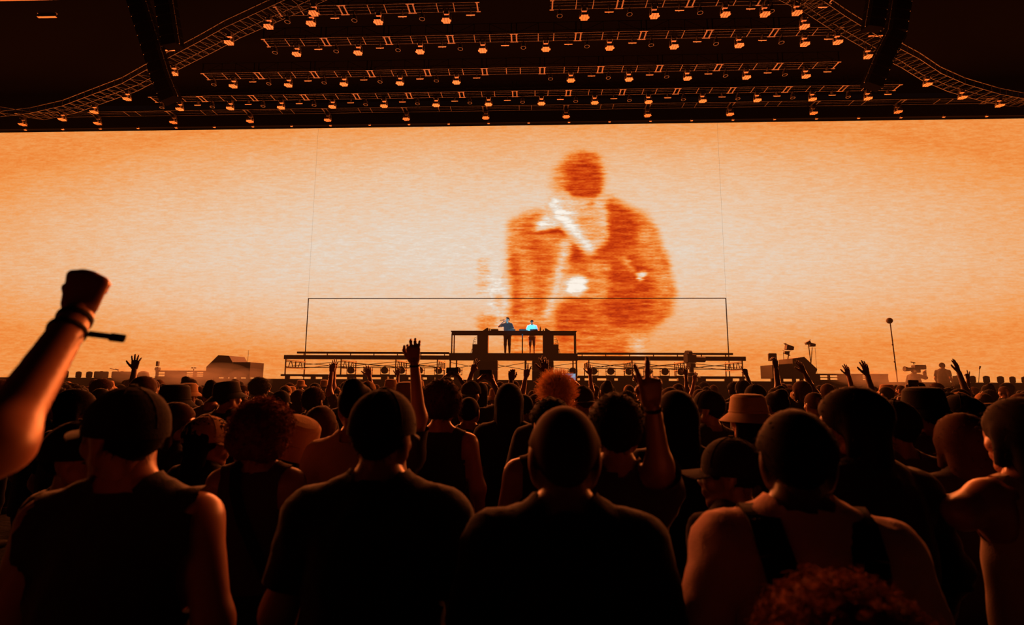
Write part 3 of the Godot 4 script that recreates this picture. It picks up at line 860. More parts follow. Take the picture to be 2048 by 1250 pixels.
# ------------------------------------------------------------------ things beside the riser
func build_side_equipment() -> void:
	# boxes in a row at the left
	for s in [[-20.27, 0.22, 0.30, "small dark case at the outer end of the row of cases"], [-19.71, 0.27, 0.27, "small dark case, second in the row of cases"], [-19.23, 0.29, 0.27, "small dark case with a rounded top, third in the row of cases"], [-18.69, 0.66, 0.29, "broad dark case with a corner knob in the row of cases"], [-17.78, 0.92, 0.29, "broadest dark case in the row, next to the domed one"]]:
		flight_case(s[0], s[1], s[2], s[3])
	var dome := thing("domed_case", "dark domed light at the end of the row of cases", "light", "", Vector3(-16.81, STAGE_Y, -22.0))
	part(dome, "housing", mb().lathe([Vector2(0.22, 0.0), Vector2(0.22, 0.14), Vector2(0.19, 0.24), Vector2(0.10, 0.30), Vector2(0.0, 0.315)], Transform3D.IDENTITY, 18).mesh(), M.black)
	part(dome, "foot", mb().cbox(Vector3(0, 0.03, 0), Vector3(0.5, 0.06, 0.4), 0.01).mesh(), M.black)
	var ant := thing("boom_arm", "thin dark boom arm lying above the broad cases", "boom", "", Vector3(-18.0, STAGE_Y + 0.29, -22.0))
	part(ant, "arm", mb().tube([Vector3(-0.33, 0.11, 0), Vector3(0.0, 0.07, 0), Vector3(0.06, 0.0, 0)], 0.012).mesh(), M.black)
	part(ant, "counterweight", mb().tube([Vector3(-0.08, 0.09, 0), Vector3(0.06, 0.06, 0)], 0.022).mesh(), M.black)

	var sm := thing("pole_camera", "small camera on a short pole at the end of the low slotted wall", "camera", "", Vector3(-16.2, STAGE_Y, -22.0))
	part(sm, "pole", mb().tube([Vector3(0, 0, 0), Vector3(0, 0.48, 0)], 0.035, 8).mesh(), M.black)
	part(sm, "pan_head", mb().cbox(Vector3(0, 0.40, 0), Vector3(0.17, 0.14, 0.14), 0.03).mesh(), M.black)
	part(sm, "camera_body", mb().cbox(Vector3(-0.02, 0.62, 0), Vector3(0.09, 0.22, 0.10), 0.02).mesh(), M.black)

	slotted_wall(-16.25, -13.66, 2.21, [[-14.75, 3], [-14.3, 3], [-16.0, 2]], "low dark slotted barrier running up to the peaked cover with an aerial")
	slotted_wall(11.45, 14.5, 2.21, [[11.95, 2], [12.35, 2], [13.65, 3]], "low dark slotted barrier beside the lamps on stands")
	var lit := thing("work_light", "small twin work light on the low slotted wall", "light", "", Vector3(-14.6, 2.21, -22.0))
	part(lit, "stand", mb().tube([Vector3.ZERO, Vector3(0, 0.08, 0)], 0.02).mesh(), M.black)
	part(lit, "lamp_head", mb().cbox(Vector3(-0.06, 0.12, 0), Vector3(0.07, 0.05, 0.06), 0.01).cbox(Vector3(0.06, 0.12, 0), Vector3(0.07, 0.05, 0.06), 0.01).mesh(), M.black)

	# peaked covers
	var hl := thing("peaked_cover", "dark peaked equipment cover with a thin upright aerial", "cover", "", Vector3(-12.7, STAGE_Y, -22.0))
	part(hl, "shell", mb().prism(PackedVector2Array([Vector2(-0.97, 0.06), Vector2(-0.97, 0.48), Vector2(-0.50, 0.97), Vector2(-0.04, 0.95), Vector2(0.14, 0.68), Vector2(0.14, 0.06)]), 1.2).mesh(), M.fascia)
	part(hl, "annex", mb().cbox(Vector3(0.5, 0.37, 0), Vector3(0.76, 0.63, 1.1), 0.01).mesh(), M.fascia)
	part(hl, "aerial", mb().tube([Vector3(0.45, 0.68, 0), Vector3(0.45, 1.22, 0)], 0.008, 5).mesh(), M.black)
	for x in [-0.55, -0.15, 0.1, 0.4, 0.8]:
		part(hl, "foot", mb().box(Vector3(x, 0.03, 0.5), Vector3(0.14, 0.06, 0.1)).mesh(), M.fascia)
	var hr := thing("peaked_cover", "dark gabled equipment cover below the lamps on stands", "cover", "", Vector3(10.5, STAGE_Y, -22.0))
	part(hr, "shell", mb().prism(PackedVector2Array([Vector2(-0.05, 0.12), Vector2(-0.05, 0.92), Vector2(0.42, 0.99), Vector2(0.90, 0.50), Vector2(0.74, 0.12)]), 1.2).mesh(), M.fascia)
	part(hr, "annex", mb().prism(PackedVector2Array([Vector2(-0.85, 0.12), Vector2(-0.05, 0.12), Vector2(-0.05, 0.72), Vector2(-0.85, 0.66)]), 1.1).mesh(), M.fascia)
	for x in [-0.8, -0.45, 0.05, 0.35, 0.68]:
		part(hr, "foot", mb().box(Vector3(x, 0.06, 0.4), Vector3(0.12, 0.12, 0.1)).mesh(), M.fascia)

	# lamps on stands
	var a := thing("panel_lamp", "square dark panel lamp on a stand above the gabled cover", "lamp", "", Vector3(9.93, STAGE_Y + 0.69, -22.0))
	part(a, "stand", mb().tube([Vector3(0, 0, 0), Vector3(0, 0.2, 0)], 0.018).mesh(), M.black)
	part(a, "panel", mb().cbox(Vector3(0, 0.31, 0), Vector3(0.33, 0.32, 0.08), 0.02).mesh(), M.black)
	part(a, "diffuser", mb().box(Vector3(0, 0.31, -0.045), Vector3(0.28, 0.27, 0.012)).mesh(), M.steel)
	var b := thing("flood_lamp", "single dark flood lamp with barn doors on a stand by the gable", "lamp", "", Vector3(10.55, STAGE_Y + 0.9, -22.0))
	part(b, "stand", mb().tube([Vector3(0, 0, 0), Vector3(0.05, 0.22, 0), Vector3(0.06, 0.36, 0)], 0.022).tube([Vector3(-0.16, 0.0, 0), Vector3(-0.17, 0.28, 0), Vector3(0.05, 0.25, 0)], 0.012).mesh(), M.black)
	flood_head(b, Vector3(0.10, 0.49, 0), -12.0, 0.30)
	flood_head(b, Vector3(-0.04, 0.29, 0), 170.0, 0.20)
	var c := thing("flood_lamp", "twin dark flood lamps on one tall stand rising beside the gable", "lamp", "", Vector3(11.5, STAGE_Y, -22.1))
	part(c, "stand", mb().tube([Vector3(0, 0, 0), Vector3(0.03, 0.75, 0), Vector3(-0.02, 1.60, 0)], 0.020).tube([Vector3(0.03, 0.75, 0), Vector3(0.13, 1.42, 0)], 0.016).tube([Vector3(0.25, 0.0, 0), Vector3(0.24, 1.4, 0)], 0.006, 4).mesh(), M.black)
	flood_head(c, Vector3(-0.04, 1.60, 0), 200.0, 0.20)
	flood_head(c, Vector3(0.14, 1.52, 0), -8.0, 0.22)

	# the ball on a pole
	var ball := thing("ball_pole", "dark ball on a tall leaning pole", "ball", "", Vector3(14.88, STAGE_Y, -22.0))
	part(ball, "pole", mb().tube([Vector3(0, 0, 0), Vector3(-0.02, 0.8, 0), Vector3(-0.07, 2.46, 0)], 0.022, 8).mesh(), M.black)
	part(ball, "ball", mb().lathe(arc(0.125, -PI / 2, PI / 2, 12), Transform3D(Basis.IDENTITY, Vector3(-0.09, 2.53, 0)), 18).mesh(), M.black)
	for y in [0.8, 1.5]:
		part(ball, "coupling", mb().tube([Vector3(-0.02 - y * 0.02, y, 0), Vector3(-0.022 - y * 0.02, y + 0.06, 0)], 0.035, 8).mesh(), M.black)

	for s in [[17.27, 0.42, 0.28, "broad dark case behind the seated camera operator"], [17.86, 0.26, 0.27, "small dark case beside the thin microphone stand"], [18.40, 0.28, 0.27, "small dark case, second beyond the microphone stand"], [18.95, 0.28, 0.26, "small dark case, third beyond the microphone stand"], [19.42, 0.25, 0.25, "small dark case, fourth beyond the microphone stand"], [19.9, 0.27, 0.25, "small dark case at the far end beyond the microphone stand"]]:
		flight_case(s[0], s[1], s[2], s[3])
	var mic := thing("microphone_stand", "thin leaning microphone stand between the small dark cases", "stand", "", Vector3(18.0, STAGE_Y, -21.9))
	part(mic, "pole", mb().tube([Vector3(0, 0, 0), Vector3(0.09, 0.56, 0)], 0.010, 5).mesh(), M.black)
	part(mic, "microphone", mb().tube([Vector3(0.09, 0.54, 0), Vector3(0.13, 0.66, 0)], [0.02, 0.035], 8).mesh(), M.black)


func arc(r: float, from: float, to: float, n: int) -> Array:
	var out := []
	for i in n + 1:
		var a := lerpf(from, to, i / float(n))
		out.append(Vector2(cos(a) * r, sin(a) * r))
	return out


func flood_head(parent: Node3D, at: Vector3, deg: float, size: float) -> void:
	var xf := Transform3D(Basis(Vector3.BACK, deg_to_rad(deg)), at)
	var h := part(parent, "lamp_head", mb().prism(PackedVector2Array([Vector2(-size * 0.5, -size * 0.38), Vector2(size * 0.45, -size * 0.24), Vector2(size * 0.45, size * 0.24), Vector2(-size * 0.5, size * 0.38)]), size * 0.7, xf).mesh(), M.black)
	part(h, "barn_door", mb().box(xf * Vector3(-size * 0.62, size * 0.42, 0), Vector3(size * 0.3, 0.012, size * 0.6), xf.basis * Basis(Vector3.BACK, -0.5)).box(xf * Vector3(-size * 0.62, -size * 0.42, 0), Vector3(size * 0.3, 0.012, size * 0.6), xf.basis * Basis(Vector3.BACK, 0.5)).mesh(), M.black)


func flight_case(x: float, w: float, h: float, label: String) -> void:
	var o := thing("flight_case", label, "case", "", Vector3(x, STAGE_Y, -22.0), atan2(-x, 22.0))
	w *= 0.76
	part(o, "case_body", mb().cbox(Vector3(0, h * 0.48, 0), Vector3(w, h * 0.96, 0.22), 0.03).mesh(), M.black)
	part(o, "latch", mb().cbox(Vector3(0, h * 0.55, 0.115), Vector3(0.07, 0.06, 0.015), 0.008).mesh(), M.steel)
	part(o, "handle", mb().tube([Vector3(-0.05, h * 0.95, 0), Vector3(-0.04, h, 0), Vector3(0.04, h, 0), Vector3(0.05, h * 0.95, 0)], 0.01, 5).mesh(), M.steel)


func slotted_wall(x0: float, x1: float, top: float, slots: Array, label: String) -> void:
	var o := thing("slotted_barrier", label, "barrier", "", Vector3((x0 + x1) / 2, STAGE_Y, -22.0))
	var mid := (x0 + x1) / 2
	var h := top - STAGE_Y
	# boards between the slots: a top board, a foot board, and solid stretches where there is no slot
	part(o, "top_board", mb().cbox(Vector3(0, h - 0.03, 0), Vector3(x1 - x0, 0.06, 0.12), 0.01).mesh(), M.fascia)
	part(o, "foot_board", mb().box(Vector3(0, 0.04, 0), Vector3(x1 - x0, 0.08, 0.12)).mesh(), M.fascia)
	var edges := [x0]
	var sorted := slots.duplicate()
	sorted.sort_custom(func(p, q): return p[0] < q[0])
	for s in sorted:
		edges.append(s[0] - 0.16)
		edges.append(s[0] + 0.16)
	edges.append(x1)
	for i in range(0, edges.size(), 2):
		var a: float = edges[i]
		var b: float = edges[i + 1]
		if b - a > 0.02:
			part(o, "solid_board", mb().box(Vector3((a + b) / 2 - mid, h / 2, 0), Vector3(b - a, h - 0.12, 0.08)).mesh(), M.fascia)
	for s in sorted:
		var n: int = s[1]
		for k in range(1, n):
			part(o, "slat", mb().box(Vector3(s[0] - mid, 0.08 + (h - 0.14) * k / n, 0), Vector3(0.32, 0.035, 0.08)).mesh(), M.fascia)


# ------------------------------------------------------------------ smooth bodies: tapered capsules joined by a smooth minimum, meshed as surface nets
class Field:
	var a := PackedVector3Array()      # start, in stretched space
	var ba := PackedVector3Array()
	var inv := PackedFloat32Array()
	var ra := PackedFloat32Array()
	var dr := PackedFloat32Array()
	var st := PackedVector3Array()     # stretch of space for this bone (1,1,1 = round)
	var neg := PackedByteArray()
	var big := PackedFloat32Array()
	var lo := Vector3(1e9, 1e9, 1e9)
	var hi := Vector3(-1e9, -1e9, -1e9)
	var k := 0.035
	# the result
	var v := PackedVector3Array()
	var n := PackedVector3Array()
	var ix := PackedInt32Array()
	var who := PackedInt32Array()      # the nearest bone of each vertex
	var along := PackedFloat32Array()  # how far along that bone

	func bone(p: Vector3, q: Vector3, r0: float, r1: float, stretch := Vector3.ONE, cut := false) -> int:
		a.append(p * stretch)
		var d := (q - p) * stretch
		ba.append(d)
		inv.append(1.0 / maxf(d.length_squared(), 1e-9))
		ra.append(r0)
		dr.append(r1 - r0)
		st.append(stretch)
		neg.append(1 if cut else 0)
		big.append(maxf(stretch.x, maxf(stretch.y, stretch.z)))
		if not cut:
			var e := Vector3(r0 / stretch.x, r0 / stretch.y, r0 / stretch.z) * 1.15
			var g := Vector3(r1 / stretch.x, r1 / stretch.y, r1 / stretch.z) * 1.15
			lo = lo.min(p - e).min(q - g)
			hi = hi.max(p + e).max(q + g)
		return a.size() - 1

	func ball(c: Vector3, r: Vector3, cut := false) -> int:
		return bone(c, c, r.x, r.x, Vector3(1.0, r.x / r.y, r.x / r.z), cut)

	func at(p: Vector3, list: PackedInt32Array) -> float:
		var d := 1e3
		for i in list:
			var q := p * st[i] - a[i]
			var t := clampf(q.dot(ba[i]) * inv[i], 0.0, 1.0)
			var e := (q - ba[i] * t).length() - ra[i] - dr[i] * t
			if neg[i]:
				var h := maxf(k * 0.5 - absf(d + e), 0.0) / (k * 0.5)
				d = maxf(d, -e) + h * h * k * 0.125
			else:
				var h := maxf(k - absf(d - e), 0.0) / k
				d = minf(d, e) - h * h * k * 0.25
		return d

	func build(cell: float) -> void:
		lo -= Vector3.ONE * (k * 0.5 + cell * 2.0)
		hi += Vector3.ONE * (k * 0.5 + cell * 2.0)
		var B := 4
		var bx := int(ceil((hi.x - lo.x) / cell / B))
		var by := int(ceil((hi.y - lo.y) / cell / B))
		var bz := int(ceil((hi.z - lo.z) / cell / B))
		var nx := bx * B + 1
		var ny := by * B + 1
		var nz := bz * B + 1
		var val := PackedFloat32Array()
		val.resize(nx * ny * nz)
		val.fill(1.0)
		var done := PackedByteArray()
		done.resize(nx * ny * nz)
		var half := cell * B * 0.5
		var diag := half * 1.7321
		var active := PackedInt32Array()
		var lists := []
		for Z in bz:
			for Y in by:
				for X in bx:
					var c := lo + Vector3(X * B * cell + half, Y * B * cell + half, Z * B * cell + half)
					var list := PackedInt32Array()
					var near := 1e9
					for i in a.size():
						var q := c * st[i] - a[i]
						var t := clampf(q.dot(ba[i]) * inv[i], 0.0, 1.0)
						var e := (q - ba[i] * t).length() - ra[i] - dr[i] * t
						if e < diag * big[i] + k:
							list.append(i)
							if not neg[i]: near = minf(near, e)
					if near > 1e8: continue
					var deep := near < -diag * 1.8 - k and list.size() > 0
					for i in list:
						if neg[i]: deep = false
					if not deep:
						active.append(X + bx * (Y + by * Z))
						lists.append(list)
					for z in range(Z * B, Z * B + B + 1):
						for y in range(Y * B, Y * B + B + 1):
							var row := nx * (y + ny * z)
							for x in range(X * B, X * B + B + 1):
								if done[row + x] == 2: continue
								if deep:
									if done[row + x] == 0:
										val[row + x] = -1.0
										done[row + x] = 1
								else:
									val[row + x] = at(lo + Vector3(x, y, z) * cell, list)
									done[row + x] = 2
		var slot := PackedInt32Array()
		slot.resize(nx * ny * nz)
		slot.fill(-1)
		var step := [0, 1, nx, nx + 1, nx * ny, nx * ny + 1, nx * ny + nx, nx * ny + nx + 1]
		var off := [Vector3(0, 0, 0), Vector3(1, 0, 0), Vector3(0, 1, 0), Vector3(1, 1, 0), Vector3(0, 0, 1), Vector3(1, 0, 1), Vector3(0, 1, 1), Vector3(1, 1, 1)]
		var edges := [[0, 1], [2, 3], [4, 5], [6, 7], [0, 2], [1, 3], [4, 6], [5, 7], [0, 4], [1, 5], [2, 6], [3, 7]]
		var cells := PackedInt32Array()
		for m in active.size():
			var X := active[m] % bx
			var Y := (active[m] / bx) % by
			var Z := active[m] / (bx * by)
			var list: PackedInt32Array = lists[m]
			for z in range(Z * B, Z * B + B):
				for y in range(Y * B, Y * B + B):
					for x in range(X * B, X * B + B):
						var at0 := x + nx * (y + ny * z)
						var inside := 0
						for s in 8:
							if val[at0 + step[s]] < 0.0: inside += 1
						if inside == 0 or inside == 8: continue
						var sum := Vector3.ZERO
						var cnt := 0
						for e in edges:
							var f0 := val[at0 + step[e[0]]]
							var f1 := val[at0 + step[e[1]]]
							if (f0 < 0.0) != (f1 < 0.0):
								sum += off[e[0]].lerp(off[e[1]], f0 / (f0 - f1))
								cnt += 1
						var p := lo + (Vector3(x, y, z) + sum / cnt) * cell
						# move it onto the surface
						var h := cell * 0.25
						var g := Vector3.ZERO
						for turn in 2:
							var d := at(p, list)
							g = Vector3(at(p + Vector3(h, 0, 0), list) - d, at(p + Vector3(0, h, 0), list) - d, at(p + Vector3(0, 0, h), list) - d) / h
							if turn == 0:
								p -= (g * d / maxf(g.length_squared(), 0.05)).limit_length(cell * 0.7)
						slot[at0] = v.size()
						cells.append(at0)
						v.append(p)
						n.append(g.normalized())
						var best := 1e9
						var bi := 0
						var bt := 0.0
						for i in list:
							if neg[i]: continue
							var q := p * st[i] - a[i]
							var t := clampf(q.dot(ba[i]) * inv[i], 0.0, 1.0)
							var e := (q - ba[i] * t).length() - ra[i] - dr[i] * t
							if e < best:
								best = e
								bi = i
								bt = t
						who.append(bi)
						along.append(bt)
		for at0 in cells:
			for axis in 3:
				var s1: int = [1, nx, nx * ny][axis]
				var u: int = [nx, nx * ny, 1][axis]
				var w: int = [nx * ny, 1, nx][axis]
				var f0 := val[at0] < 0.0
				var f1 := val[at0 + s1] < 0.0
				if f0 == f1: continue
				if at0 - u - w < 0: continue
				var c0 := slot[at0]
				var c1 := slot[at0 - u]
				var c2 := slot[at0 - u - w]
				var c3 := slot[at0 - w]
				if c1 < 0 or c2 < 0 or c3 < 0: continue
				if f0:
					ix.append_array(PackedInt32Array([c0, c2, c1, c0, c3, c2]))
				else:
					ix.append_array(PackedInt32Array([c0, c1, c2, c0, c2, c3]))

	func out() -> MB:
		var m := MB.new()
		m.v = v.duplicate()
		m.n = n.duplicate()
		m.ix = ix.duplicate()
		return m


# the part of a surface where side[i] < 0, cut cleanly, and lifted along its normals by lift[i]
func cut_shell(v: PackedVector3Array, n: PackedVector3Array, ix: PackedInt32Array, side: PackedFloat32Array, lift: PackedFloat32Array) -> MB:
	var m := MB.new()
	var map := {}
	for i in range(0, ix.size(), 3):
		var t := [ix[i], ix[i + 1], ix[i + 2]]
		var cnt := 0
		for j in t:
			if side[j] < 0.0: cnt += 1
		if cnt == 0: continue
		var poly := PackedInt32Array()
		for e in 3:
			var p: int = t[e]
			var q: int = t[(e + 1) % 3]
			if side[p] < 0.0:
				if not map.has(p):
					map[p] = m.v.size()
					m.v.append(v[p] + n[p] * lift[p])
					m.n.append(n[p])
				poly.append(map[p])
			if (side[p] < 0.0) != (side[q] < 0.0):
				var key := Vector2i(mini(p, q), maxi(p, q))
				if not map.has(key):
					var f := side[p] / (side[p] - side[q])
					map[key] = m.v.size()
					m.v.append((v[p] + n[p] * lift[p]).lerp(v[q] + n[q] * lift[q], f))
					m.n.append(n[p].lerp(n[q], f).normalized())
				poly.append(map[key])
		for e in range(1, poly.size() - 1):
			m.ix.append(poly[0]); m.ix.append(poly[e]); m.ix.append(poly[e + 1])
	return m


# ------------------------------------------------------------------ heads, hands, hair and hats, made once
var grain := FastNoiseLite.new()


func build_heads_and_hands() -> void:
	grain.seed = 3
	grain.frequency = 1.0
	grain.fractal_octaves = 2
	shared.head = head_field(1.0)
	shared.head_f = head_field(0.93)
	for pose in ["relaxed", "fist", "open", "claw", "point", "victory", "grip"]:
		shared["hand_" + pose] = hand_mesh(pose)


func head_field(jaw: float) -> Field:
	# faces -z; the origin lies between the ears; crown at +0.118, chin at -0.125
	var f := Field.new()
	f.k = 0.022
	f.ball(Vector3(0, 0.030, 0.014), Vector3(0.076, 0.088, 0.097))
	f.ball(Vector3(0, -0.030, -0.022), Vector3(0.060 * jaw, 0.080, 0.070))
	for s in [-1.0, 1.0]:
		f.bone(Vector3(s * 0.050 * jaw, -0.055, 0.0), Vector3(s * 0.016, -0.104, -0.058), 0.024, 0.018)
		f.ball(Vector3(s * 0.038, -0.028, -0.062), Vector3(0.026, 0.026, 0.022))
	f.bone(Vector3(-0.012, -0.106, -0.064), Vector3(0.012, -0.106, -0.064), 0.018, 0.018)
	f.bone(Vector3(-0.034, 0.024, -0.076), Vector3(0.034, 0.024, -0.076), 0.015, 0.015)
	f.bone(Vector3(0, -0.06, 0.02), Vector3(0, -0.17, 0.035), 0.052, 0.056)
	for s in [-1.0, 1.0]:
		f.ball(Vector3(s * 0.031, 0.002, -0.103), Vector3(0.017, 0.012, 0.022), true)
	for s in [-1.0, 1.0]:
		f.ball(Vector3(s * 0.031, 0.001, -0.079), Vector3(0.0125, 0.0125, 0.0125))
	f.bone(Vector3(0, 0.010, -0.090), Vector3(0, -0.030, -0.108), 0.007, 0.011)
	for s in [-1.0, 1.0]:
		f.ball(Vector3(s * 0.012, -0.036, -0.094), Vector3(0.008, 0.007, 0.009))
	f.bone(Vector3(-0.018, -0.062, -0.086), Vector3(0.018, -0.062, -0.086), 0.007, 0.007)
	f.bone(Vector3(-0.015, -0.073, -0.084), Vector3(0.015, -0.073, -0.084), 0.008, 0.008)
	for s in [-1.0, 1.0]:
		f.ball(Vector3(s * 0.079, -0.008, 0.016), Vector3(0.009, 0.031, 0.019))
	f.build(0.0085)
	return f


func hand_mesh(pose: String) -> MB:
	# a right hand: the wrist at the origin, fingers up along +y, the palm faces -z, the thumb on -x
	var f := Field.new()
	f.k = 0.008
	f.bone(Vector3(0, -0.045, 0), Vector3(0, 0.01, 0), 0.026, 0.027, Vector3(1, 1, 1.25))
	f.bone(Vector3(-0.012, 0.02, 0), Vector3(-0.020, 0.080, 0.0), 0.024, 0.021, Vector3(1, 1, 1.6))
	f.bone(Vector3(0.010, 0.02, 0), Vector3(0.022, 0.076, 0.0), 0.024, 0.020, Vector3(1, 1, 1.6))
	f.bone(Vector3(0.0, 0.03, 0), Vector3(0.0, 0.082, 0.0), 0.022, 0.022, Vector3(1, 1, 1.6))
	# per finger: root x, root y, length, spread in degrees, then curl of the three joints in degrees
	var lens := [0.074, 0.083, 0.077, 0.060]
	var roots := [Vector3(-0.030, 0.086, 0), Vector3(-0.010, 0.092, 0), Vector3(0.011, 0.089, 0), Vector3(0.030, 0.080, 0)]
	var curls := {
		"relaxed": [[25, 30, 20], [30, 35, 22], [35, 38, 25], [40, 40, 25]],
		"fist": [[85, 100, 60], [88, 102, 62], [88, 102, 62], [85, 100, 60]],
		"open": [[4, 6, 4], [2, 5, 4], [5, 6, 4], [10, 10, 6]],
		"claw": [[60, 70, 30], [20, 55, 35], [12, 45, 30], [10, 30, 20]],
		"point": [[0, 4, 3], [85, 95, 55], [88, 98, 58], [88, 98, 58]],
		"victory": [[2, 4, 3], [0, 4, 3], [85, 95, 55], [85, 95, 55]],
		"grip": [[35, 55, 30], [40, 58, 32], [44, 58, 32], [48, 55, 30]],
	}
	var spread: Array = {"open": [-14, -4, 6, 18], "victory": [-12, 8, 4, 6], "claw": [-10, -2, 6, 14]}.get(pose, [-4, -1, 2, 5])
	for i in 4:
		var side := Basis(Vector3.BACK, deg_to_rad(-spread[i]))
		var p: Vector3 = roots[i]
		var bend := 0.0
		var r := 0.0098 - 0.0008 * absf(i - 1.0)
		for j in 3:
			bend += deg_to_rad(curls[pose][i][j])
			var d: Vector3 = side * Vector3(0, cos(bend), -sin(bend))
			var q: Vector3 = p + d * lens[i] * [0.46, 0.31, 0.23][j]
			f.bone(p, q, r, r - 0.0008)
			r -= 0.0009
			p = q
	var th: Array = {"fist": [Vector3(-0.036, 0.058, -0.022), Vector3(-0.016, 0.078, -0.042), Vector3(0.006, 0.082, -0.046)], "open": [Vector3(-0.052, 0.046, -0.006), Vector3(-0.076, 0.074, -0.010), Vector3(-0.092, 0.098, -0.010)], "point": [Vector3(-0.038, 0.056, -0.022), Vector3(-0.020, 0.080, -0.040), Vector3(0.0, 0.086, -0.044)], "victory": [Vector3(-0.036, 0.054, -0.024), Vector3(-0.010, 0.074, -0.040), Vector3(0.012, 0.080, -0.044)]}.get(pose, [Vector3(-0.044, 0.048, -0.018), Vector3(-0.056, 0.078, -0.034), Vector3(-0.054, 0.100, -0.048)])
	f.bone(Vector3(-0.018, 0.016, -0.004), th[0], 0.016, 0.0125)
	f.bone(th[0], th[1], 0.0115, 0.0105)
	f.bone(th[1], th[2], 0.0102, 0.0085)
	f.build(0.0062)
	return f.out()


func short_hair(thick: float, rough := 0.35, low := 0.0) -> MB:
	var h: Field = shared.head
	var side := PackedFloat32Array()
	var lift := PackedFloat32Array()
	for i in h.v.size():
		var p := h.v[i]
		var s := -(p.y + 0.78 * p.z + 0.002 + low) + 0.004 * grain.get_noise_3dv(p * 90.0)
		if absf(p.x) > 0.077 and p.y < 0.03: s = maxf(s, 0.01)
		if p.y < -0.085: s = maxf(s, 0.01)
		side.append(s * 10.0)
		lift.append(thick * (1.0 + rough * grain.get_noise_3dv(p * 70.0)) * clampf(-s * 40.0, 0.25, 1.0))
	return cut_shell(h.v, h.n, h.ix, side, lift)


func hair_volume(style: String) -> MB:
	var f := Field.new()
	f.k = 0.03
	match style:
		"long":
			f.ball(Vector3(0, 0.042, 0.014), Vector3(0.091, 0.098, 0.112))
			f.bone(Vector3(0, 0.0, 0.055), Vector3(0, -0.30, 0.085), 0.088, 0.080, Vector3(1, 1, 1.7))
			for s in [-1.0, 1.0]:
				f.bone(Vector3(s * 0.070, 0.02, 0.015), Vector3(s * 0.085, -0.20, 0.03), 0.028, 0.022)
		"bob":
			f.ball(Vector3(0, 0.042, 0.014), Vector3(0.093, 0.098, 0.114))
			f.bone(Vector3(0, 0.0, 0.050), Vector3(0, -0.085, 0.06), 0.084, 0.078, Vector3(1, 1, 1.45))
			for s in [-1.0, 1.0]:
				f.bone(Vector3(s * 0.072, 0.02, 0.01), Vector3(s * 0.078, -0.08, 0.0), 0.026, 0.018)
		"bun":
			f.ball(Vector3(0, 0.040, 0.016), Vector3(0.085, 0.092, 0.108))
			f.ball(Vector3(0, 0.115, 0.075), Vector3(0.046, 0.042, 0.046))
		"tail":
			f.ball(Vector3(0, 0.040, 0.016), Vector3(0.085, 0.092, 0.108))
			f.bone(Vector3(0, 0.055, 0.12), Vector3(0, -0.02, 0.155), 0.026, 0.034)
			f.bone(Vector3(0, -0.02, 0.155), Vector3(0, -0.20, 0.125), 0.034, 0.014)
		"curly":
			f.ball(Vector3(0, 0.044, 0.030), Vector3(0.120, 0.116, 0.120))
			f.bone(Vector3(-0.05, -0.02, 0.05), Vector3(0.05, -0.02, 0.05), 0.082, 0.082)
		"afro":
			f.ball(Vector3(0, 0.052, 0.026), Vector3(0.132, 0.126, 0.130))
		"fluffy":
			f.ball(Vector3(0, 0.056, 0.022), Vector3(0.092, 0.094, 0.102))
			f.bone(Vector3(0, -0.02, 0.055), Vector3(0, -0.05, 0.05), 0.070, 0.066)
		"beard":
			f.ball(Vector3(0, -0.10, -0.045), Vector3(0.056, 0.060, 0.052))
			f.bone(Vector3(0, -0.11, -0.055), Vector3(0, -0.165, -0.055), 0.045, 0.022)
	if style != "beard":
		f.ball(Vector3(0, -0.065, -0.125), Vector3(0.078, 0.115, 0.078), true)  # the face stays free
	f.build(0.011)
	var bumpy: float = {"curly": 0.014, "afro": 0.012, "fluffy": 0.010, "beard": 0.006, "long": 0.0049, "bob": 0.0049}.get(style, 0.004)
	for i in f.v.size():
		var p := f.v[i]
		var q := p * (55.0 if bumpy > 0.005 else 40.0)
		if style in ["long", "tail", "bob"]: q = Vector3(p.x * 80.0, p.y * 6.0, p.z * 80.0)
		f.v[i] = p + f.n[i] * bumpy * (grain.get_noise_3dv(q) + 0.3)
		if bumpy > 0.005:
			f.n[i] = (f.n[i] + Vector3(grain.get_noise_3dv(q * 1.6), grain.get_noise_3dv(q * 1.6 + Vector3(7, 1, 3)), grain.get_noise_3dv(q * 1.6 + Vector3(1, 9, 5))) * 0.7).normalized()
	return f.out()


# loose strands that stand out from a volume of hair
func strands(base: MB, count: int, length: float, curl: float, up: float, seed_: int) -> MB:
	var rng := RandomNumberGenerator.new()
	rng.seed = seed_
	var m := MB.new()
	for s in count:
		var i := rng.randi_range(0, base.v.size() - 1)
		if up > 0.12 and base.n[i].y < (0.05 if up < 0.3 else -0.3) and rng.randf() < 0.85: continue
		var p := base.v[i]
		var d := (base.n[i] + Vector3(rng.randf_range(-0.5, 0.5), rng.randf_range(-0.4, 0.5) + up, rng.randf_range(-0.5, 0.5))).normalized()
		var e := d.cross(Vector3(0.3, 0.9, 0.2)).normalized()
		var g := d.cross(e)
		var l := length * rng.randf_range(0.5, 1.25)
		var ph := rng.randf() * TAU
		var sp := rng.randf_range(1.0, 2.2)
		var pts := []
		var rad := []
		for k in 6:
			var t := k / 5.0
			var an := ph + t * TAU * sp
			pts.append(p - d * 0.006 + d * l * t * (1.0 - 0.25 * curl * t) + (e * (cos(an) - cos(ph)) + g * (sin(an) - sin(ph))) * 0.007 * curl + Vector3(0, -0.012 * t * t * (1.0 - up), 0))
			rad.append(0.0014 * (1.0 - 0.6 * t))
		m.tube(pts, rad, 3, false)
	return m


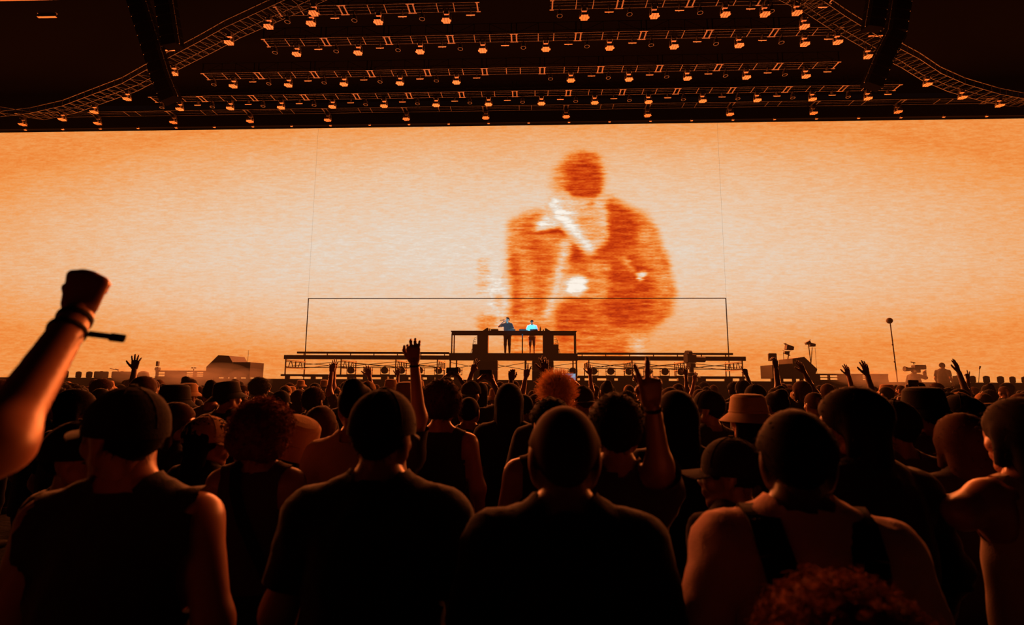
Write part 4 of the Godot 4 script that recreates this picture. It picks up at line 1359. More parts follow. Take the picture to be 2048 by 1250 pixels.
func cap_meshes() -> Array:
	# a baseball cap in the head's own axes: [crown, brim]
	if shared.has("cap"): return shared.cap
	var c := Vector3(0, 0.034, 0.012)
	var crown := MB.new()
	var prof := []
	for i in 9:
		var a := PI / 2 * i / 8.0
		prof.append(Vector2(cos(a) * 0.090, sin(a) * 0.098))
	crown.lathe([Vector2(0.0905, -0.026), Vector2(0.0915, -0.012), Vector2(0.0905, 0.0)], Transform3D(Basis.IDENTITY, c), 28, 1.0, 1.16)
	crown.lathe(prof, Transform3D(Basis.IDENTITY, c), 28, 1.0, 1.16)
	crown.lathe([Vector2(0.009, 0.096), Vector2(0.009, 0.103), Vector2(0.0, 0.104)], Transform3D(Basis.IDENTITY, c), 8)
	for k in 6:
		var a := TAU * (k + 0.5) / 6.0
		var pts := []
		for i in 7:
			var b := PI / 2 * i / 6.0
			pts.append(c + Vector3(cos(a) * cos(b) * 0.0905, sin(b) * 0.0985, sin(a) * cos(b) * 0.0905 * 1.16))
		crown.tube(pts, 0.0016, 4, false)
	var brim := MB.new()
	for side in [0.0, -0.004]:
		var nn := Vector3.UP if side == 0.0 else Vector3.DOWN
		for i in 14:
			for j in 3:
				var q := []
				for e in [[i, j], [i + 1, j], [i + 1, j + 1], [i, j + 1]]:
					q.append(brim_at(e[0] / 14.0, e[1] / 3.0) + Vector3(0, side, 0))
				brim.quad(q[0], q[1], q[2], q[3], nn)
	for i in 14:
		var p := brim_at(i / 14.0, 1.0)
		var q := brim_at((i + 1) / 14.0, 1.0)
		brim.quad(p, q, q + Vector3(0, -0.004, 0), p + Vector3(0, -0.004, 0), Vector3(p.x, 0, p.z).normalized())
	shared.cap = [crown, brim]
	return shared.cap


func brim_at(u: float, w: float) -> Vector3:
	var a := lerpf(-1.05, 1.05, u)
	var x := sin(a) * 0.088
	var z := -cos(a) * 0.103 + 0.012
	var reach := 0.078 * pow(maxf(0.0, cos(a * 0.95)), 0.7) * w
	return Vector3(x * (1.0 - 0.04 * w), 0.016 - 0.014 * w - 0.016 * pow(absf(sin(a)), 2.0), z - reach)


func bucket_hat(brim := 0.05, tall := 1.0) -> MB:
	var m := MB.new()
	var xf := Transform3D(Basis.IDENTITY, Vector3(0, 0.02, 0.012))
	var t := tall
	m.lathe([Vector2(0.098 + brim, -0.034), Vector2(0.097 + brim * 0.5, -0.010), Vector2(0.097, 0.012), Vector2(0.093, 0.05), Vector2(0.084, 0.098 * t), Vector2(0.070, 0.112 * t), Vector2(0.035, 0.118 * t), Vector2(0.0, 0.119 * t)], xf, 30, 1.0, 1.14)
	m.lathe([Vector2(0.096 + brim, -0.036), Vector2(0.095, 0.008)], xf, 30, 1.0, 1.14)
	m.lathe([Vector2(0.098, 0.014), Vector2(0.0995, 0.020), Vector2(0.097, 0.026)], xf, 30, 1.0, 1.14)
	return m


# ------------------------------------------------------------------ a person
# what is given: at (x, z), y, h (height), turn (degrees, 0 looks at the stage), head [yaw, pitch, roll], wide, skin, shirt [kind, material], legs material,
# hair [style, material], hat [kind, material, yaw, pitch, roll], arms: right and left as [elbow, wrist, hand pose, palm turn] in local metres, cell, label, group
func person(d: Dictionary) -> Node3D:
	var H: float = d.h
	var s := H / 1.75
	var w: float = d.get("wide", 1.0)
	var fat: float = d.get("fat", 1.0)
	var f := Field.new()
	f.k = 0.045
	var deep := Vector3(1, 1, 1.42 / fat)
	var sh := 0.178 * w
	# 0 hips, 1 belly, 2 ribs, 3 chest bar, 4/5 shoulder slopes, 6 neck
	f.bone(Vector3(0, 0.93, 0) * s, Vector3(0, 1.06, 0) * s, 0.160 * s * w, 0.148 * s * w, deep)
	f.bone(Vector3(0, 1.06, 0) * s, Vector3(0, 1.22, 0) * s, 0.148 * s * w, 0.152 * s * w, deep)
	f.bone(Vector3(0, 1.22, 0.005) * s, Vector3(0, 1.34, 0.01) * s, 0.155 * s * w, 0.148 * s * w, deep)
	f.bone(Vector3(-sh * 0.72, 1.375, 0.012) * s, Vector3(sh * 0.72, 1.375, 0.012) * s, 0.078 * s, 0.078 * s)
	for g in [1.0, -1.0]:
		f.bone(Vector3(g * sh * 0.92, 1.415, 0.010) * s, Vector3(g * 0.030, 1.492, 0.012) * s, 0.050 * s, 0.044 * s)
	f.bone(Vector3(0, 1.43, 0.014) * s, Vector3(0, 1.58, -0.004) * s, 0.057 * s * sqrt(w), 0.053 * s * sqrt(w))
	# 7/8 right arm, 9/10 left arm
	var hands := []
	var arms: Array = d.get("arms", [null, null])
	for i in 2:
		var g := 1.0 if i == 0 else -1.0
		var pose = arms[i]
		if pose == null:
			pose = [Vector3(g * (sh + 0.065), 1.14, 0.03) * s, Vector3(g * (sh + 0.075), 0.90, -0.07) * s, "relaxed", 0.0]
		var shoulder := Vector3(g * sh, 1.405, 0.008) * s
		var elbow: Vector3 = pose[0]
		var wrist: Vector3 = pose[1]
		if elbow.y > shoulder.y - 0.05:   # a raised arm lifts its shoulder
			shoulder += Vector3(-g * 0.012, 0.03, 0) * s
		var ar: float = d.get("arm", 1.0)
		f.bone(shoulder, elbow, 0.058 * s * ar, 0.043 * s * ar)
		f.bone(elbow, wrist, 0.043 * s * ar, 0.0275 * s * ar)
		hands.append([wrist, pose[4].normalized() if pose.size() > 4 else (wrist - elbow).normalized(), pose[2], pose[3], g])
	# 11.. legs and feet
	for g in [1.0, -1.0]:
		f.bone(Vector3(g * 0.088, 0.90, 0) * s, Vector3(g * 0.098, 0.49, -0.01) * s, 0.086 * s, 0.058 * s)
		f.bone(Vector3(g * 0.098, 0.49, -0.01) * s, Vector3(g * 0.10, 0.10, 0.015) * s, 0.056 * s, 0.037 * s)
		f.bone(Vector3(g * 0.10, 0.045, 0.03) * s, Vector3(g * 0.115, 0.036, -0.15) * s, 0.042 * s, 0.034 * s)
	f.build(d.get("cell", 0.024))

	var o := thing("person", d.label, "person", d.get("group", ""), Vector3(d.at.x, d.get("y", 0.0), d.at.y), deg_to_rad(d.get("turn", 0.0)))
	var skin: Material = M[d.get("skin", "skin_mid")]
	# the head sits on the neck
	var hr: Array = d.get("head", [0, 0, 0])
	var hs: float = clampf(s, 0.94, 1.03) * d.get("headsize", 1.0)
	var hb := Basis(Vector3.UP, deg_to_rad(hr[0])) * Basis(Vector3.RIGHT, deg_to_rad(hr[1])) * Basis(Vector3.BACK, deg_to_rad(hr[2]))
	var top := Vector3(0, H - 0.118 * hs, -0.012)
	var pivot := top + Vector3(0, -0.07, 0.03)
	var hx := Transform3D(hb.scaled(Vector3.ONE * hs), pivot + hb * (Vector3(0, 0.07, -0.03) * hs))
	var hf: Field = shared.head_f if d.get("slim", false) else shared.head
	var body := f.out()
	body.add(hf.out(), hx)
	for hd in hands:
		var y: Vector3 = hd[1]
		var side := Vector3(hd[4], 0, 0)
		var z := side.cross(y)
		if z.length() < 0.2: z = Vector3.BACK
		z = z.normalized() * hd[4]
		z = z.rotated(y, deg_to_rad(hd[3]))
		var x := y.cross(z).normalized()
		var bs := Basis(x, y, x.cross(y))
		if hd[4] < 0.0: bs = Basis(-bs.x, bs.y, bs.z)
		body.add(shared["hand_" + hd[2]], Transform3D(bs.scaled_local(Vector3.ONE * s * d.get("hand", 1.0)), hd[0]))
	part(o, "body", body.mesh(), skin)

	# clothes are shells over the body, cut at collar, cuff and hem
	var kind: String = d.shirt[0]
	var nv := f.v.size()
	var side := PackedFloat32Array()
	var lift := PackedFloat32Array()
	var cuff: float = {"tee": 0.72, "tank": -1.0, "sleeveless": -1.0, "long": 1.9, "strap": -1.0, "hoodie": 1.9}[kind]
	var collar: float = {"tee": 0.13, "tank": -0.15, "sleeveless": 0.10, "long": 0.2, "strap": -0.5, "hoodie": 0.5}[kind]
	var hem := 0.88 * s
	for i in nv:
		var p := f.v[i]
		var b := f.who[i]
		var t := f.along[i]
		var e := -1.0
		if b == 6: e = (t - collar) * 0.15 * s
		elif b == 7 or b == 9: e = (t - cuff) * 0.29 if cuff >= 0.0 else 0.05
		elif b == 8 or b == 10: e = (t + 1.0 - cuff) * 0.26
		elif b == 4 or b == 5: e = (t - 0.93) * 0.1 if kind != "tank" and kind != "strap" else (absf(t - 0.45) - 0.22) * 0.1
		elif b >= 11: e = (hem - p.y)
		if kind == "strap": e = maxf(e, p.y - 1.30 * s)
		if kind == "tank" and b == 3: e = maxf(e, absf(p.x) - sh * s * 0.80)
		e = maxf(e, hem - p.y)
		side.append(e * 12.0)
		var drape := 0.010 + 0.016 * clampf((1.36 * s - p.y) / (0.3 * s), 0.0, 1.0)
		if b >= 7 and b <= 10: drape = 0.014 + 0.012 * t
		if kind == "tank" or kind == "strap": drape = 0.006
		if kind == "hoodie": drape += 0.010
		var fold := grain.get_noise_3d(p.x * 11.0, p.y * 5.0, p.z * 11.0 + d.at.x * 9.0) * 0.008 + grain.get_noise_3d(p.x * 26.0 + 9.0, p.y * 18.0, p.z * 26.0) * 0.003
		lift.append(drape + fold * (0.4 if kind == "tank" else 1.0))
	var sm := cut_shell(f.v, f.n, f.ix, side, lift)
	soften(sm)
	if kind == "hoodie":
		var hood := Field.new()
		hood.k = 0.03
		hood.bone(Vector3(-0.07, 1.47, 0.09) * s, Vector3(0.07, 1.47, 0.09) * s, 0.05 * s, 0.05 * s)
		hood.bone(Vector3(0, 1.43, 0.13) * s, Vector3(0, 1.36, 0.14) * s, 0.06 * s, 0.04 * s)
		hood.build(0.02)
		sm.add(hood.out())
	part(o, "shirt", sm.mesh(), M[d.shirt[1]])
	var ts := PackedFloat32Array()
	var tl := PackedFloat32Array()
	var ss := PackedFloat32Array()
	var sl := PackedFloat32Array()
	var foot := 0.10 * s
	var knee: float = d.get("leg_end", 0.10) * s
	for i in nv:
		var p := f.v[i]
		var b := f.who[i]
		ts.append(maxf(p.y - 0.95 * s, knee - p.y) * 12.0 if b == 0 or b >= 11 else 1.0)
		tl.append(0.011 + 0.004 * grain.get_noise_3d(p.x * 20.0, p.y * 12.0, p.z * 20.0))
		ss.append((p.y - foot * 0.85) * 12.0 if b >= 11 else 1.0)
		sl.append(0.008)
	part(o, "trousers", cut_shell(f.v, f.n, f.ix, ts, tl).mesh(), M[d.get("legs", "denim")])
	var shoes := cut_shell(f.v, f.n, f.ix, ss, sl)
	for g in [1.0, -1.0]:
		var one := MB.new()
		one.v = shoes.v
		one.n = shoes.n
		for i in range(0, shoes.ix.size(), 3):
			if shoes.v[shoes.ix[i]].x * g > 0.0:
				one.ix.append_array(PackedInt32Array([shoes.ix[i], shoes.ix[i + 1], shoes.ix[i + 2]]))
		if one.ix.size():
			part(o, "shoe", MB.new().add(tight(one)).mesh(), M.shoe)

	if d.has("hair"):
		var hm := hair_for(d.hair[0])
		var hp := part(o, "hair", hm[0], M[d.hair[1]])
		hp.transform = hx
		if hm[1]: part(hp, "loose_strands", hm[1], M[d.hair[1].replace("hair", "strand")])
	if d.has("beard"):
		part(o, "beard", hair_for("beard")[0], M[d.beard]).transform = hx
	if d.has("hat"):
		var q: Array = d.hat
		var qb := Basis(Vector3.UP, deg_to_rad(q[2])) * Basis(Vector3.RIGHT, deg_to_rad(q[3])) * Basis(Vector3.BACK, deg_to_rad(q[4]))
		var qx := hx * Transform3D(qb.scaled(Vector3.ONE * (1.0 if q[0] == "band" else 1.08)), Vector3(0, 0.0, 0))
		if q[0] == "cap":
			if not shared.has("cap_mesh"):
				shared.cap_mesh = [cap_meshes()[0].mesh(), cap_meshes()[1].mesh()]
			var cp := part(o, "cap", shared.cap_mesh[0], M[q[1]])
			cp.transform = qx
			part(cp, "brim", shared.cap_mesh[1], M[q[1]])
		elif q[0] == "bucket":
			if not shared.has("bucket_mesh"): shared.bucket_mesh = bucket_hat().mesh()
			part(o, "bucket_hat", shared.bucket_mesh, M[q[1]]).transform = qx
		elif q[0] == "brimmed":
			if not shared.has("brimmed_mesh"): shared.brimmed_mesh = bucket_hat(0.035, 1.12).mesh()
			part(o, "brimmed_hat", shared.brimmed_mesh, M[q[1]]).transform = qx
		elif q[0] == "band":
			part(o, "headband", MB.new().lathe([Vector2(0.089, 0.03), Vector2(0.094, 0.05), Vector2(0.091, 0.07)], Transform3D.IDENTITY, 24, 1.0, 1.16).mesh(), M[q[1]]).transform = qx
	return o


func soften(m: MB) -> void:
	# normals again from the shape, so that folds catch the light
	var nn := PackedVector3Array()
	nn.resize(m.v.size())
	for i in range(0, m.ix.size(), 3):
		var a := m.ix[i]
		var b := m.ix[i + 1]
		var c := m.ix[i + 2]
		var g := (m.v[c] - m.v[a]).cross(m.v[b] - m.v[a])
		nn[a] += g
		nn[b] += g
		nn[c] += g
	for i in nn.size():
		var g := nn[i].normalized()
		m.n[i] = g if g.length() > 0.5 else m.n[i]


func tight(m: MB) -> MB:
	# the same mesh without vertices that no triangle uses
	var o := MB.new()
	var map := {}
	for i in m.ix:
		if not map.has(i):
			map[i] = o.v.size()
			o.v.append(m.v[i])
			o.n.append(m.n[i])
		o.ix.append(map[i])
	return o


func hair_for(style: String) -> Array:
	var key := "hairmesh_" + style
	if shared.has(key): return shared[key]
	var base: MB
	var loose = null
	match style:
		"buzz": base = short_hair(0.004, 0.3)
		"short":
			base = short_hair(0.013)
			loose = strands(base, 160, 0.014, 0.2, 0.1, 5)
		"thick":
			base = short_hair(0.026, 0.5, 0.01)
			loose = strands(base, 350, 0.026, 0.5, 0.2, 6)
		"curly":
			base = hair_volume("curly")
			loose = strands(base, 2600, 0.042, 1.0, 0.15, 7)
		"afro":
			base = hair_volume("afro")
			loose = strands(base, 700, 0.030, 1.0, 0.1, 8)
		"fluffy":
			base = hair_volume("fluffy")
			loose = strands(base, 2400, 0.052, 0.35, 0.55, 9)
		"beard":
			base = hair_volume("beard")
		_:
			base = hair_volume(style)
			loose = strands(base, 150, 0.024, 0.3, 0.0, 10)
	shared[key] = [base.mesh(), loose.mesh() if loose else null]
	return shared[key]


func loc(d: Dictionary, p: Vector3) -> Vector3:
	return (p - Vector3(d.at.x, d.get("y", 0.0), d.at.y)).rotated(Vector3.UP, -deg_to_rad(d.get("turn", 0.0)))


func strap_on(o: Node3D, called: String, pts: Array, width: float, material: Material) -> void:
	# a flat band that follows the given points over a back; each point: position, then its outward direction
	var m := MB.new()
	for i in pts.size() - 1:
		var a: Vector3 = pts[i][0]
		var b: Vector3 = pts[i + 1][0]
		var na: Vector3 = pts[i][1].normalized()
		var nb: Vector3 = pts[i + 1][1].normalized()
		var along := (b - a).normalized()
		var sa := along.cross(na).normalized() * width / 2
		var sb := along.cross(nb).normalized() * width / 2
		m.quads(a - sa, a + sa, b + sb, b - sb, na, na, nb, nb)
		m.quads(a - sa, b - sb, b - sb - nb * 0.006, a - sa - na * 0.006, -sa.normalized(), -sb.normalized(), -sb.normalized(), -sa.normalized())
		m.quads(a + sa, b + sb, b + sb - nb * 0.006, a + sa - na * 0.006, sa.normalized(), sb.normalized(), sb.normalized(), sa.normalized())
	part(o, called, m.mesh(), material)


# ------------------------------------------------------------------ on the stage
func build_performers() -> void:
	var a := {at = Vector2(-1.20, -24.78), y = DECK_Y, h = 1.80, turn = 172.0, head = [-38, 8, 0], skin = "skin_light", shirt = ["tee", "tee_dark"], legs = "canvas_dark", hair = ["short", "hair_dark"], cell = 0.026,
		arms = [[Vector3(0.40, 1.36, -0.08), Vector3(0.17, 1.56, -0.24), "grip", 60.0], [Vector3(-0.30, 1.18, -0.02), Vector3(-0.40, 1.03, -0.24), "relaxed", 0.0]], label = "performer in a dark tee on the platform holding a microphone to the mouth"}
	person(a)
	var mic := thing("microphone", "black handheld microphone at the performer's mouth", "microphone", "", Vector3(-1.20, DECK_Y, -24.78), deg_to_rad(172))
	part(mic, "handle", mb().tube([Vector3(0.30, 1.635, -0.32), Vector3(0.15, 1.655, -0.21)], [0.011, 0.016], 8).mesh(), M.black)
	part(mic, "grille", mb().lathe(arc(0.026, -PI / 2, PI / 2, 8), Transform3D(Basis.IDENTITY, Vector3(0.135, 1.657, -0.20)), 12).mesh(), M.steel)
	var b := {at = Vector2(-0.02, -24.76), y = DECK_Y, h = 1.69, turn = 182.0, head = [-14, -14, 0], skin = "skin_mid", shirt = ["tee", "tee_white"], legs = "shorts", leg_end = 0.50, hair = ["buzz", "hair_dark"], cell = 0.026, fat = 1.05,
		arms = [[Vector3(0.27, 1.12, 0.0), Vector3(0.20, 1.06, -0.25), "relaxed", 0.0], [Vector3(-0.27, 1.12, 0.0), Vector3(-0.20, 1.06, -0.25), "relaxed", 0.0]], label = "performer in a white shirt and shorts looking down at the table"}
	cloth("tee_white", Color(0.85, 0.84, 0.83))
	var o := person(b)
	var g := part(o, "sunglasses", mb().cbox(Vector3(0.031, 1.575, -0.118), Vector3(0.052, 0.034, 0.012), 0.008).cbox(Vector3(-0.031, 1.575, -0.118), Vector3(0.052, 0.034, 0.012), 0.008).box(Vector3(0, 1.58, -0.12), Vector3(0.02, 0.006, 0.008)).mesh(), M.glossblack)
	g.transform = Transform3D(Basis(Vector3.UP, deg_to_rad(-14)), Vector3.ZERO)

	# the follow spot that lights them, on a tower behind the camera
	var t := thing("spot_tower", "scaffold tower behind the crowd with a follow spot on top", "tower", "", Vector3(-3.0, 0, 12.0))
	for x in [-0.6, 0.6]:
		for z in [-0.6, 0.6]:
			part(t, "post", mb().tube([Vector3(x, 0, z), Vector3(x, 8.4, z)], 0.03).mesh(), M.steel)
	for k in 4:
		part(t, "brace", mb().tube([Vector3(-0.6, k * 2.0 + 0.2, -0.6), Vector3(0.6, k * 2.0 + 2.0, -0.6)], 0.025).mesh(), M.steel)
	part(t, "deck", mb().box(Vector3(0, 8.4, 0), Vector3(1.5, 0.06, 1.5)).mesh(), M.steel)
	var aim := Vector3(-0.62, 4.62, -24.78)
	var eye := Vector3(-3.0, 9.2, 11.0)
	var dir := (aim - eye).normalized()
	part(t, "lamp_body", mb().tube([eye - dir * 1.1 - t.position, eye - dir * 0.1 - t.position], [0.16, 0.19], 14).mesh(), M.black)
	var s := SpotLight3D.new()
	s.name = "follow_spot"
	s.light_color = Color(0.34, 0.82, 1.0)
	s.light_energy = 3200.0
	s.spot_range = 80.0
	s.spot_attenuation = 2.0
	s.spot_angle = 1.6
	s.spot_angle_attenuation = 0.4
	s.light_size = 0.1
	s.shadow_enabled = true
	add_child(s)
	s.look_at_from_position(eye, aim)

	# camera people in the pit
	var c := {at = Vector2(14.72, -20.8), y = 0.80, h = 1.60, turn = -75.0, head = [0, 0, 0], skin = "skin_mid", shirt = ["hoodie", "tee_black"], hair = ["short", "hair_dark"], cell = 0.035, wide = 1.3, fat = 1.2, label = "hunched camera operator in dark clothes behind a shoulder camera in the pit", arms = [[Vector3(0.30, 1.25, -0.15), Vector3(0.12, 1.48, -0.36), "grip", 0.0], null]}
	person(c)
	var e := {at = Vector2(15.80, -20.8), y = 0.95, h = 1.66, turn = -70.0, head = [0, 0, 0], skin = "skin_mid", shirt = ["tee", "tee_black"], hair = ["short", "hair_dark"], hat = ["cap", "canvas_dark", 0, 0, 0], cell = 0.035, wide = 1.25, label = "camera operator in a cap standing beside the shoulder camera in the pit"}
	person(e)
	for k in [[14.72, 0.80, "low dark camera platform under the hunched operator"], [15.80, 0.95, "low dark camera platform under the operator in a cap"]]:
		var pl := thing("camera_platform", k[2], "platform", "", Vector3(k[0], 0, -20.8 + 0.25))
		part(pl, "deck", mb().cbox(Vector3(0, k[1] - 0.05, -0.25), Vector3(0.9, 0.1, 0.6), 0.01).mesh(), M.fascia)
		for x in [-0.4, 0.4]:
			part(pl, "leg", mb().box(Vector3(x, k[1] / 2 - 0.05, -0.25), Vector3(0.06, k[1] - 0.1, 0.5)).mesh(), M.steel)
	var cm := thing("shoulder_camera", "dark shoulder camera with a lens hood and a microphone on top", "camera", "", Vector3(14.70, 2.28, -20.52))
	part(cm, "camera_body", mb().cbox(Vector3(0.02, 0.16, 0), Vector3(0.42, 0.17, 0.2), 0.03).mesh(), M.black)
	part(cm, "lens", mb().tube([Vector3(-0.19, 0.10, 0), Vector3(-0.36, 0.08, 0), Vector3(-0.52, 0.10, 0)], [0.06, 0.07, 0.10], 10).mesh(), M.black)
	part(cm, "microphone", mb().tube([Vector3(-0.10, 0.32, 0), Vector3(-0.26, 0.36, 0)], 0.018, 6).tube([Vector3(-0.14, 0.24, 0), Vector3(-0.18, 0.34, 0)], 0.010, 5).mesh(), M.black)
	part(cm, "viewfinder", mb().cbox(Vector3(-0.05, 0.02, 0), Vector3(0.16, 0.14, 0.14), 0.02).mesh(), M.black)
	part(cm, "aerial", mb().tube([Vector3(0.28, 0.0, 0), Vector3(0.28, 0.26, 0)], 0.006, 4).mesh(), M.black)


# ------------------------------------------------------------------ the people close to the camera
var near_spots := []


func build_front_people() -> void:
	var rings := Image.create(256, 256, false, Image.FORMAT_RGB8)
	for y in 256:
		for x in 256:
			var q := Vector2(fposmod(x, 64) - 32, fposmod(y + (32 if (x / 64) % 2 else 0), 64) - 32)
			var r := q.length() + 2.0 * sin(q.angle() * 6.0)
			var on := (r > 6 and r < 9) or (r > 15 and r < 18.5) or (r > 25 and r < 28)
			rings.set_pixel(x, y, Color(0.40, 0.30, 0.24) if on else Color(0.13, 0.11, 0.105))
	var ps: StandardMaterial3D = M.pattern_shirt
	ps.albedo_texture = ImageTexture.create_from_image(rings)
	ps.uv1_scale = Vector3(3.4, 3.4, 3.4)

	var list := []
	list.append({at = Vector2(-1.07, -1.39), h = 1.67, wide = 1.10, turn = 10.0, head = [64, 0, 0], skin = "skin_light", shirt = ["sleeveless", "tee_dark"], hair = ["short", "hair_dark"], hat = ["cap", "canvas_dark", 0, 4, 0], cell = 0.018, label = "broad person in a dark sleeveless shirt and dark cap with a bare lit neck", extra = "none"})
	list.append({at = Vector2(-1.56, -1.78), h = 1.55, turn = -25.0, head = [-52, 0, 0], skin = "skin_light", shirt = ["tee", "tee_dark"], hair = ["short", "hair_dark"], hat = ["cap", "canvas_dark", 0, 0, 0], cell = 0.02, slim = true, label = "person in a dark cap in profile behind the sleeveless person's shoulder", extra = "bag"})
	list.append({at = Vector2(-1.17, -2.25), h = 1.59, wide = 0.93, turn = 3.0, head = [-8, 0, -6], skin = "skin_light", slim = true, shirt = ["tank", "tee_brown"], hair = ["curly", "hair_red"], cell = 0.018, label = "person with a big curly red halo of hair and a bag strap across the back", extra = "bag"})
	list.append({at = Vector2(-1.235, -2.68), h = 1.51, wide = 0.88, turn = -30.0, head = [-32, -8, -14], skin = "skin_mid", slim = true, shirt = ["strap", "tee_dark"], hair = ["bob", "hair_dark"], hat = ["bucket", "canvas_tan", 0, -10, -8], cell = 0.02, label = "person in a tilted tan bucket hat beside the curly red hair", extra = "none"})
	list.append({at = Vector2(-0.43, -1.50), h = 1.665, wide = 1.16, fat = 1.08, turn = -2.0, head = [-6, 0, 0], skin = "skin_mid", shirt = ["tee", "tee_black"], hair = ["short", "hair_dark"], hat = ["cap", "canvas_dark", 0, -2, 0], cell = 0.018, label = "broad person in a black tee and black cap with both arms down", extra = "none"})
	list.append({at = Vector2(0.08, -1.34), h = 1.64, wide = 1.08, turn = 2.0, head = [0, 0, 0], headsize = 1.10, skin = "skin_mid", shirt = ["tee", "tee_black"], hair = ["buzz", "hair_brown"], cell = 0.018, label = "person with a closely shaved round head in a black tee", extra = "none"})
	list.append({at = Vector2(0.66, -1.37), h = 1.63, wide = 1.18, turn = -6.0, head = [-14, -4, 0], skin = "skin_deep", shirt = ["tee", "tee_rose"], hair = ["short", "hair_dark"], cell = 0.018, label = "person in a light rose tee under dark dungarees with shoulder straps", extra = "bib", headsize = 1.06})
	list.append({at = Vector2(0.46, -0.86), h = 1.37, turn = 6.0, head = [0, 0, 0], skin = "skin_light", slim = true, wide = 0.85, shirt = ["tee", "tee_dark"], hair = ["curly", "hair_red"], cell = 0.022, label = "short person with loose red curls just behind the dungarees wearer", extra = "none"})
	var hu := {at = Vector2(0.30, -1.92), h = 1.65, turn = 0.0, head = [0, 0, 0], skin = "skin_mid", shirt = ["tee", "tee_dark"], hair = ["thick", "hair_dark"], cell = 0.02, label = "dark-haired person raising one hand with two fingers up", extra = "wristband"}
	hu.arms = [[loc(hu, Vector3(0.428, 1.430, -1.83)), loc(hu, Vector3(0.393, 1.635, -1.745)), "victory", 10.0], null]
	list.append(hu)
	var au := {at = Vector2(-0.81, -2.93), h = 1.61, turn = 0.0, head = [0, 0, 0], skin = "skin_light", shirt = ["tee", "tee_dark"], hair = ["short", "hair_dark"], cell = 0.022, label = "person stretching one arm straight up with a clawed hand above the black-capped head", extra = "wristband"}
	au.arms = [[loc(au, Vector3(-0.622, 1.52, -2.88)), loc(au, Vector3(-0.647, 1.815, -2.837)), "claw", 10.0], null]
	list.append(au)
	list.append({at = Vector2(-0.56, -3.22), h = 1.67, wide = 1.04, skin = "skin_light", shirt = ["tank", "tee_dark"], hair = ["afro", "hair_brown"], cell = 0.022, label = "person with a round cloud of hair and one bare lit shoulder", extra = "none"})
	list.append({at = Vector2(-0.475, -3.93), h = 1.605, wide = 1.06, skin = "skin_mid", shirt = ["tee", "pattern_shirt"], hair = ["buzz", "hair_dark"], cell = 0.024, label = "person with cropped hair in a shirt printed with dark rings", extra = "none"})
	list.append({at = Vector2(0.71, -1.93), h = 1.50, turn = 30.0, head = [26, 0, 0], skin = "skin_mid", shirt = ["tee", "tee_dark"], hair = ["tail", "hair_dark"], hat = ["cap", "canvas_dark", 0, 0, 0], cell = 0.022, slim = true, wide = 0.95, label = "shorter person in a peaked cap in front of the dungarees wearer", extra = "none"})
	list.append({at = Vector2(1.10, -1.84), h = 1.68, turn = 12.0, wide = 1.16, fat = 1.1, head = [44, 0, 0], skin = "skin_light", shirt = ["long", "tee_black"], hair = ["bob", "hair_dark"], beard = "hair_brown", cell = 0.02, label = "tall person with long dark hair and a beard lit on the face", extra = "none"})
	var rg := {at = Vector2(1.60, -1.80), h = 1.65, turn = 4.0, wide = 1.0, head = [2, 0, 0], skin = "skin_light", slim = true, shirt = ["tank", "tee_pale"], hair = ["bob", "hair_dark"], cell = 0.02, label = "person with a bare lit shoulder and elbow beside the bearded person", extra = "none"}
	rg.arms = [null, [loc(rg, Vector3(1.335, 1.31, -1.74)), loc(rg, Vector3(1.40, 1.32, -1.98)), "relaxed", 0.0]]
	list.append(rg)
	list.append({at = Vector2(1.74, -2.22), h = 1.58, turn = -12.0, head = [-6, -6, 0], skin = "skin_mid", slim = true, shirt = ["tee", "tee_dark"], hair = ["bob", "hair_brown"], cell = 0.022, label = "person with chin-length brown hair behind the bare lit shoulder", extra = "none"})
	list.append({at = Vector2(1.24, -3.08), h = 1.63, wide = 0.95, turn = 6.0, head = [18, 0, 0], skin = "skin_light", slim = true, shirt = ["tee", "tee_grey"], hair = ["long", "hair_dark"], hat = ["bucket", "canvas_pale", 0, 0, 0], cell = 0.024, label = "person in a pale bucket hat with the brim catching the light", extra = "none"})
	list.append({at = Vector2(0.66, -2.45), h = 1.66, wide = 0.96, head = [0, 0, 0], skin = "skin_mid", slim = true, shirt = ["tee", "tee_black"], hair = ["long", "hair_dark"], hat = ["band", "tee_grey", 0, 0, 0], cell = 0.024, label = "person with long dark hair and a headband beside the raised two fingers", extra = "none"})
	list.append({at = Vector2(0.14, -3.04), h = 1.73, wide = 1.05, skin = "skin_light", shirt = ["tee", "tee_dark"], hair = ["fluffy", "hair_blond"], cell = 0.024, label = "tall person with glowing upswept blond hair", extra = "none"})
	list.append({at = Vector2(1.19, -3.60), h = 1.655, turn = 20.0, head = [34, 0, 0], skin = "skin_mid", shirt = ["tee", "tee_dark"], hair = ["short", "hair_dark"], hat = ["cap", "canvas_dark", 0, 4, 0], cell = 0.024, label = "person in a dark cap turned sideways beside the pale bucket hat", extra = "none"})
	list.append({at = Vector2(-1.25, -3.08), h = 1.55, wide = 0.92, skin = "skin_mid", slim = true, shirt = ["tee", "tee_dark"], hair = ["long", "hair_brown"], cell = 0.024, label = "person with long smooth hair beyond the tilted tan bucket hat", extra = "none"})
	list.append({at = Vector2(-0.85, -2.52), h = 1.69, wide = 0.98, skin = "skin_light", slim = true, shirt = ["tee", "tee_pale"], hair = ["bun", "hair_dark"], hat = ["band", "tee_grey", 0, 0, 0], cell = 0.024, label = "person in a pale shirt with a hair bun beyond the black cap", extra = "none"})
	list.append({at = Vector2(-1.62, -2.58), h = 1.52, wide = 0.92, turn = -20.0, head = [-46, 0, 0], skin = "skin_light", slim = true, shirt = ["tee", "tee_black"], hair = ["long", "hair_dark"], hat = ["cap", "canvas_tan", 0, 0, 0], cell = 0.024, label = "person in a tan cap in profile with a brightly lit peak", extra = "none"})
